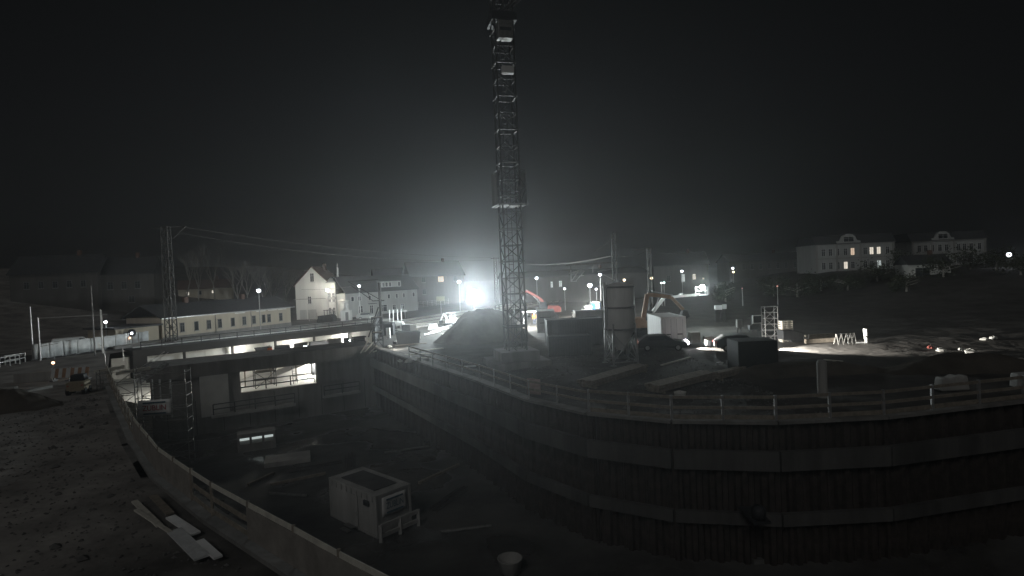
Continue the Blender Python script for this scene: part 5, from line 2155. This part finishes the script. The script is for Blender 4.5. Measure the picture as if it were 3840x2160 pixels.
# ------------------------------------------------------------------ leaning boards, hopper, lit clutter left of the heap
for k in range(4):
    a, b = at(1352 + 16 * k, 1324 - (k % 2) * 4, 66), at(1384 + 15 * k, 1272 + 12 * k, 66.6)
    q = MB()
    q.beam((0, 0, 0), b - a, 0.3, 0.06)
    single('leaning_board', q, 'palewood', ['long pale board leaning at the pit edge, leftmost of four', 'second leaning pale board from the left at the pit edge', 'third leaning pale board from the left at the pit edge', 'shortest leaning pale board, rightmost of four'][k], 'board', loc=a)
p = at(1400, 1330, 67)
scaffold_tower('small dark scaffold behind the four leaning boards', (p.x, p.y, 0), R(15), 1.2, 1.2, 3.6, 'dark', 1.8, r=0.06)
hpn = thing('concrete_skip', 'white six sided concrete skip with a dark emblem between two lines', 'skip', g(1496, 1250), R(8))
q = MB()
q.prism([(-0.7, 0.0), (0.6, 0.0), (0.95, 0.9), (0.65, 1.65), (-0.85, 1.75), (-0.95, 0.8)], 'y', 0, 1.3)
part('tub', q, 'white', hpn, bevel=0.05)
for x in (-0.42, 0.45):
    q = MB()
    q.box((x, -0.02, 1.0), (0.06, 0.03, 0.75))
    part('line', q, 'dark', hpn)
q = MB()
q.box((0, -0.02, 0.95), (0.45, 0.03, 0.4))
em_ = part('emblem', q, 'grey', hpn)
q = MB()
q.box((0, -0.045, 0.95), (0.25, 0.03, 0.2))
part('emblem_core', q, 'dark', em_)
q = MB()
q.beam((-0.5, -0.15, 0.45), (1.2, -0.3, 0.15), 0.12)
part('handle_bar', q, 'dark', hpn)
p = g(1551, 1252)
q = MB()
q.box((0, 0, 0.75), (0.95, 0.08, 1.15))
q.box((-0.4, 0.1, 0.3), (0.08, 0.3, 0.6))
q.box((0.4, 0.1, 0.3), (0.08, 0.3, 0.6))
single('white_screen', q, 'white', 'bright white upright panel right of the concrete skip', 'panel', loc=p, rz=R(5))
q = MB()
q.box((0, 0, 0.65), (1.3, 1.0, 1.3))
single('grey_bin', q, 'grey', 'grey bin between the concrete skip and the white panel', 'bin', loc=g(1526, 1250), bevel=0.05)
q = MB()
q.prism([(-1.3, 0), (1.3, 0), (1.5, 1.5), (-1.5, 1.5)], 'y', 0, 1.8)
single('dark_skip', q, 'dark', 'dark rubble skip standing in front of the concrete skip', 'skip', loc=g(1532, 1292), rz=R(8))
q = MB()
q.beam((0, 0, 0), at(1578, 1282, 76) - at(1563, 1232, 77), 0.28, 0.1)
single('chute', q, 'palewood', 'pale chute slanting down right of the dark rubble skip', 'chute', loc=at(1563, 1232, 77))
q = MB()
q.box((0, 0, 0.9), (1.9, 1.6, 1.8))
single('grey_bin', q, 'dark', 'dark box left of the concrete skip beside the line pole', 'box', loc=g(1455, 1256), bevel=0.05)
q = MB()
q.box((0, 0, 0.7), (0.5, 0.5, 1.4))
single('white_cabinet', q, 'white', 'narrow white cabinet left of the concrete skip', 'cabinet', loc=g(1457, 1268))
for k, px in enumerate((1463, 1477, 1493, 1507)):
    q = MB()
    q.tube((0, 0, 0), (0, 0, 3.0), 0.09, n=6)
    single('white_post', q, 'white', ['first', 'second', 'third', 'fourth'][k] + ' of four white posts behind the concrete skip, counted from the left', 'post', loc=g(px, 1228))
work_lamp('small work lamp on the ground lighting the concrete skip and the leaning boards', g(1482, 1312), 260, 0.7, face=R(180))
bars = random.Random(11)
for k in range(6):
    x0_ = 1590 + 22 * k
    a, b = g(x0_, 1262 - 10 * (k % 3)), g(x0_ + 60 + 10 * (k % 2), 1248 - 12 * (k % 3))
    q = MB()
    q.tube((0, 0, 0.25), b - a + Z * 0.25, 0.12, n=8)
    single('steel_pipe', q, 'steel', ['pale steel pipe lying left of the spoil heap, leftmost', 'second pale pipe from the left beside the spoil heap', 'third pale pipe from the left beside the spoil heap', 'fourth pale pipe from the left beside the spoil heap', 'fifth pale pipe from the left beside the spoil heap', 'pale steel pipe nearest the spoil heap'][k], 'pipe', loc=a)
p = g(1690, 1222)
t = thing('mini_excavator', 'brightly lit mini excavator just left of the spoil heap', 'excavator', p, R(150))
q = MB()
q.prism([(-0.9, 0), (0.9, 0), (1.0, 0.4), (-1.0, 0.4)], 'y', -0.7, 0.7)
part('crawler', q, 'rubber', t)
q = MB()
q.prism([(-0.9, 0.5), (0.6, 0.5), (0.6, 0.95), (-0.2, 1.0), (-0.9, 1.3)], 'y', -0.6, 0.6)
part('body', q, 'tarp', t, bevel=0.05)
q = MB()
q.box((-0.1, 0, 2.2), (1.2, 1.1, 0.1))
for x in (-0.6, 0.45):
    for y in (-0.5, 0.5):
        q.beam((x, y, 0.9), (x, y, 2.2), 0.06)
part('canopy', q, 'white', t)
q = MB()
q.beam((0.6, 0, 0.9), (1.3, 0, 2.1), 0.2)
q.beam((1.3, 0, 2.1), (2.0, 0, 0.9), 0.16)
part('boom', q, 'tarp', t)
q = MB()
q.prism([(1.8, 0.9), (2.2, 0.85), (2.15, 0.3), (1.8, 0.4)], 'y', -0.3, 0.3)
part('bucket', q, 'dark', t)
p = g(1625, 1235)
q = MB()
for i in range(3):
    q.box((0, 0, 0.15 + 0.28 * i), (1.6 - 0.2 * i, 1.0, 0.22), rz=0.1 * i)
single('block_stack', q, 'paleconc', 'stack of pale blocks in bright light left of the mini excavator', 'blocks', loc=p)
# fence and posts along the far side of the tracks
fa2 = g(1160, 1205)
tf_ = thing('track_fence', 'pale post and wire fence along the far side of the tracks', 'fence', fa2, RA)
for k in range(26):
    q = MB()
    q.beam((k * 2.2, 0, 0), (k * 2.2, 0, 1.7), 0.1)
    part('post', q, 'concrete', tf_)
for z in (1.6, 1.1, 0.6, 0.2):
    q = MB()
    q.beam((0, 0, z), (55, 0, z), 0.03)
    part('wire', q, 'steel', tf_)
for k, (px, py) in enumerate(((1655, 1182), (1395, 1213), (1520, 1192))):
    b_ = g(px, py)
    t = thing('sign_board', ['pale yellow sign board on a post left of the flood light', 'small white sign on a post before the grey house', 'small white cross sign at the track fence'][k], 'sign', b_)
    sz_ = at(px, (1120, 1190, 1165)[k], b_.y).z
    q = MB()
    q.beam((0, 0, 0), (0, 0, sz_), 0.08)
    part('post', q, 'steel', t)
    q = MB()
    q.box((0, -0.06, sz_), ((1.8, 0.05, 1.0), (0.8, .05, .4), (0.9, .05, .3))[k])
    part('board', q, ('sign', 'white', 'white')[k], t)
# parked things before the white house
pt_ = at(1225, 1205, 112)
trc = thing('tractor', 'dark tractor parked in front of the white gabled house', 'tractor', (pt_.x, pt_.y, 0.05), R(170))
for x, r_ in ((-0.9, 0.85), (1.1, 0.5)):
    for y in (-0.75, 0.75):
        q = MB()
        q.tube((x, y - 0.2, r_), (x, y + 0.2, r_), r_, n=18)
        part('wheel', q, 'rubber', trc)
q = MB()
q.prism([(-1.0, 0.7), (1.7, 0.7), (1.7, 1.45), (0.1, 1.6), (-1.0, 1.5)], 'y', -0.4, 0.4)
part('bonnet', q, 'dark', trc, bevel=0.05)
q = MB()
for x in (-1.1, 0.1):
    for y in (-0.6, 0.6):
        q.beam((x, y, 1.4), (x, y, 2.5), 0.09)
q.box((-0.5, 0, 2.55), (1.5, 1.4, 0.1))
part('cab_frame', q, 'dark', trc)
p = at(1300, 1195, 116)
ws = thing('white_hut', 'small white hut with a statue-like vent between the two houses', 'hut', (p.x, p.y, 0))
q = MB()
q.box((0, 0, 1.1), (1.9, 1.8, 2.2))
part('wall', q, 'white', ws, bevel=0.05)
q = MB()
q.lathe([(0.7, 2.2), (0.35, 2.6), (0.3, 3.2), (0.5, 3.4), (0.15, 3.9), (0.02, 4.5)], 10)
part('vent', q, 'white', ws)
q = MB()
q.box((0.35, -0.93, 1.0), (0.6, 0.06, 1.7))
part('door', q, 'grey', ws)
p = at(1372, 1198, 116)
car('pale car parked in front of the long grey house', (p.x - 2, p.y, 0.05), R(12), 'greyren', lights=0, rear=False)


# ------------------------------------------------------------------ trees
def bare_tree(label, base, h, seed, spread=0.5, depth=5, group='bare trees on the slope', r0_=0.2):
    rg = random.Random(seed)
    t = thing('bare_tree', label, 'tree', base, group=group)
    tk, tw_ = MB(), MB()

    def grow(p, d, L, r, lv):
        mbx = tk if lv <= 1 else tw_
        q_ = p
        for s in range(2):
            d = (d + Vector((rg.uniform(-.12, .12), rg.uniform(-.12, .12), rg.uniform(0, .08)))).normalized()
            e = q_ + d * L / 2
            mbx.tube(q_, e, r, r * 0.82, n=6 if lv < 2 else (4 if lv < 4 else 3), cap=False)
            q_ = e
            r *= 0.82
        if lv >= depth:
            return
        for k in range(3 if lv else 4):
            ax = Vector((rg.uniform(-1, 1), rg.uniform(-1, 1), rg.uniform(-0.2, 0.5))).normalized()
            nd = (d + ax * spread * rg.uniform(0.7, 1.4) + Z * 0.12).normalized()
            grow(q_, nd, L * rg.uniform(0.58, 0.82), r * 0.72, lv + 1)
    grow(Vector((0, 0, -0.3)), Vector((rg.uniform(-.1, .1), rg.uniform(-.1, .1), 1)).normalized(), h * 0.3, r0_, 0)
    part('trunk', tk, 'bark', t)
    part('crown', tw_, 'bark', t)
    return t


tl = [('bare forked tree left of the brown house on the slope', 700, 150, 15), ('bare tree above the two small lit windows', 745, 146, 14), ('tall bare tree right of the small lit windows', 805, 150, 17), ('pale bare tree with a forked trunk above the station roof', 880, 138, 15),
      ('bare tree left of the street lamp above the station roof', 925, 142, 16), ('bare tree right behind the street lamp left of the white house', 985, 140, 15), ('slim bare tree between the street lamp and the white house', 1020, 146, 13), ('bare tree nearest the white gabled house', 1062, 150, 13)]
for k, (lb, px, Y, h_) in enumerate(tl):
    p = at(px, 1120, Y)
    bare_tree(lb, (p.x, p.y, gz(p.x, p.y)), h_, 20 + k)


def shrub(label, px, Y, h, wd_, seed, dens=900):
    rg = random.Random(seed)
    p = at(px, 1100, Y)
    t = thing('evergreen_tree', label, 'tree', (p.x, p.y, gz(p.x, p.y)), group='dark trees below the apartment houses')
    q = MB()
    q.tube((0, 0, -0.3), (0, 0, h * 0.75), 0.22, 0.06, n=7)
    for k in range(6):
        an_ = rg.uniform(0, 6.28)
        z = h * rg.uniform(0.25, 0.6)
        q.tube((0, 0, z), (math.cos(an_) * wd_ * 0.35, math.sin(an_) * wd_ * 0.35, z + h * 0.2), 0.08, 0.03, n=5)
    part('trunk', q, 'bark', t)
    q = MB()
    cl = [(rg.uniform(-.32, .32) * wd_, rg.uniform(-.32, .32) * wd_, h * rg.uniform(.25, .85), wd_ * rg.uniform(.14, .26)) for _ in range(16)]
    for k in range(dens):
        c = rg.choice(cl)
        v = Vector((rg.gauss(0, 1), rg.gauss(0, 1), rg.gauss(0, 1))).normalized() * c[3] * rg.uniform(0.5, 1.1)
        o_ = Vector(c[:3]) + v
        a_ = Vector((rg.uniform(-1, 1), rg.uniform(-1, 1), rg.uniform(-1, 1))).normalized() * rg.uniform(.12, .3)
        b_ = a_.orthogonal().normalized() * rg.uniform(.1, .2)
        q.add([o_ - a_, o_ + b_, o_ + a_, o_ - b_], [(0, 1, 2, 3)])
    part('crown', q, 'leaf', t)


sl_l = ['dark tree in front of the left end of the lit apartment house', 'dark tree below the lit window of the apartment house', 'dark tree below the right end of the lit apartment house', 'dark tree in the gap between the two apartment houses', 'dark tree left of the small pale house', 'dark tree right of the small pale house', 'dark tree below the right end of the unlit apartment house', 'dark tree beside the lone street lamp at the far right', 'dark tree at the right frame edge', 'dark tree below the far row of lamps', 'dark tree left of the first dark apartment tree', 'dark tree right of the boom light']
for k, (px, Y, h_, w_) in enumerate(((3080, 125, 3.6, 7), (3180, 118, 3.4, 7), (3290, 122, 3.8, 8), (3385, 130, 5.0, 7), (3400, 105, 3.2, 6), (3540, 112, 4.2, 8), (3640, 120, 4.6, 8), (3740, 112, 4.0, 7), (3830, 105, 3.6, 7), (2900, 130, 4, 8), (2990, 122, 4, 8), (2720, 125, 4, 7))):
    shrub(sl_l[k], px, Y, h_, w_, 60 + k)

# ------------------------------------------------------------------ loose stones
rg_ = random.Random(99)
st_ = MB()
nst = 0
while nst < 6500:
    if rg_.random() < 0.55:
        x, y = rg_.uniform(-34, -3), rg_.uniform(13, 50)
    else:
        x, y = rg_.uniform(-14, 16), rg_.uniform(29, 56)
    if inside(x, y, pit2) or (snap(x, y, pit2) - Vector((x, y))).length < 0.8:
        continue
    z = gz(x, y) * 1.0
    q_ = rg_.uniform(0.025, 0.08) * (2.4 if rg_.random() < 0.04 else 1)
    c_ = Vector((x, y, z + q_ * 0.2))
    ax_ = [Vector((rg_.uniform(.6, 1.4) * q_, rg_.uniform(-.3, .3) * q_, 0)), Vector((rg_.uniform(-.3, .3) * q_, rg_.uniform(.6, 1.4) * q_, 0)), Vector((rg_.uniform(-.2, .2) * q_, 0, rg_.uniform(.4, .9) * q_))]
    st_.add([c_ + ax_[0], c_ - ax_[0], c_ + ax_[1], c_ - ax_[1], c_ + ax_[2], c_ - ax_[2]], [(0, 2, 4), (2, 1, 4), (1, 3, 4), (3, 0, 4), (2, 0, 5), (1, 2, 5), (3, 1, 5), (0, 3, 5)])
    nst += 1
setp(part('gravel', st_, mat('stones', (0.15, 0.147, 0.142), 0.9, var=0.4, scale=1.0), kind='stuff'), 'loose stones scattered over the site ground', 'stones')

# ------------------------------------------------------------------ haze
hz = MB()
hz.box((0, 420, 20), (1320, 1000, 58))
ho_ = part('haze', hz, 'dark', kind='stuff')
ho_.data.materials.clear()
hm = bpy.data.materials.new('haze')
hm.use_nodes = True

hm.cycles.volume_sampling = 'EQUIANGULAR'
hm.cycles.homogeneous_volume = True
hn = hm.node_tree.nodes
hn.clear()
out = hn.new('ShaderNodeOutputMaterial')
pv = hn.new('ShaderNodeVolumePrincipled')
pv.inputs['Color'].default_value = (0.93, 0.97, 1.0, 1)
pv.inputs['Density'].default_value = 0.00122  # tuned so the haze also imitates lens glare
pv.inputs['Anisotropy'].default_value = 0.8
hm.node_tree.links.new(pv.outputs[0], out.inputs['Volume'])
ho_.data.materials.append(hm)
setp(ho_, 'thin night haze, also standing in for lens glare, glowing around the lamps')
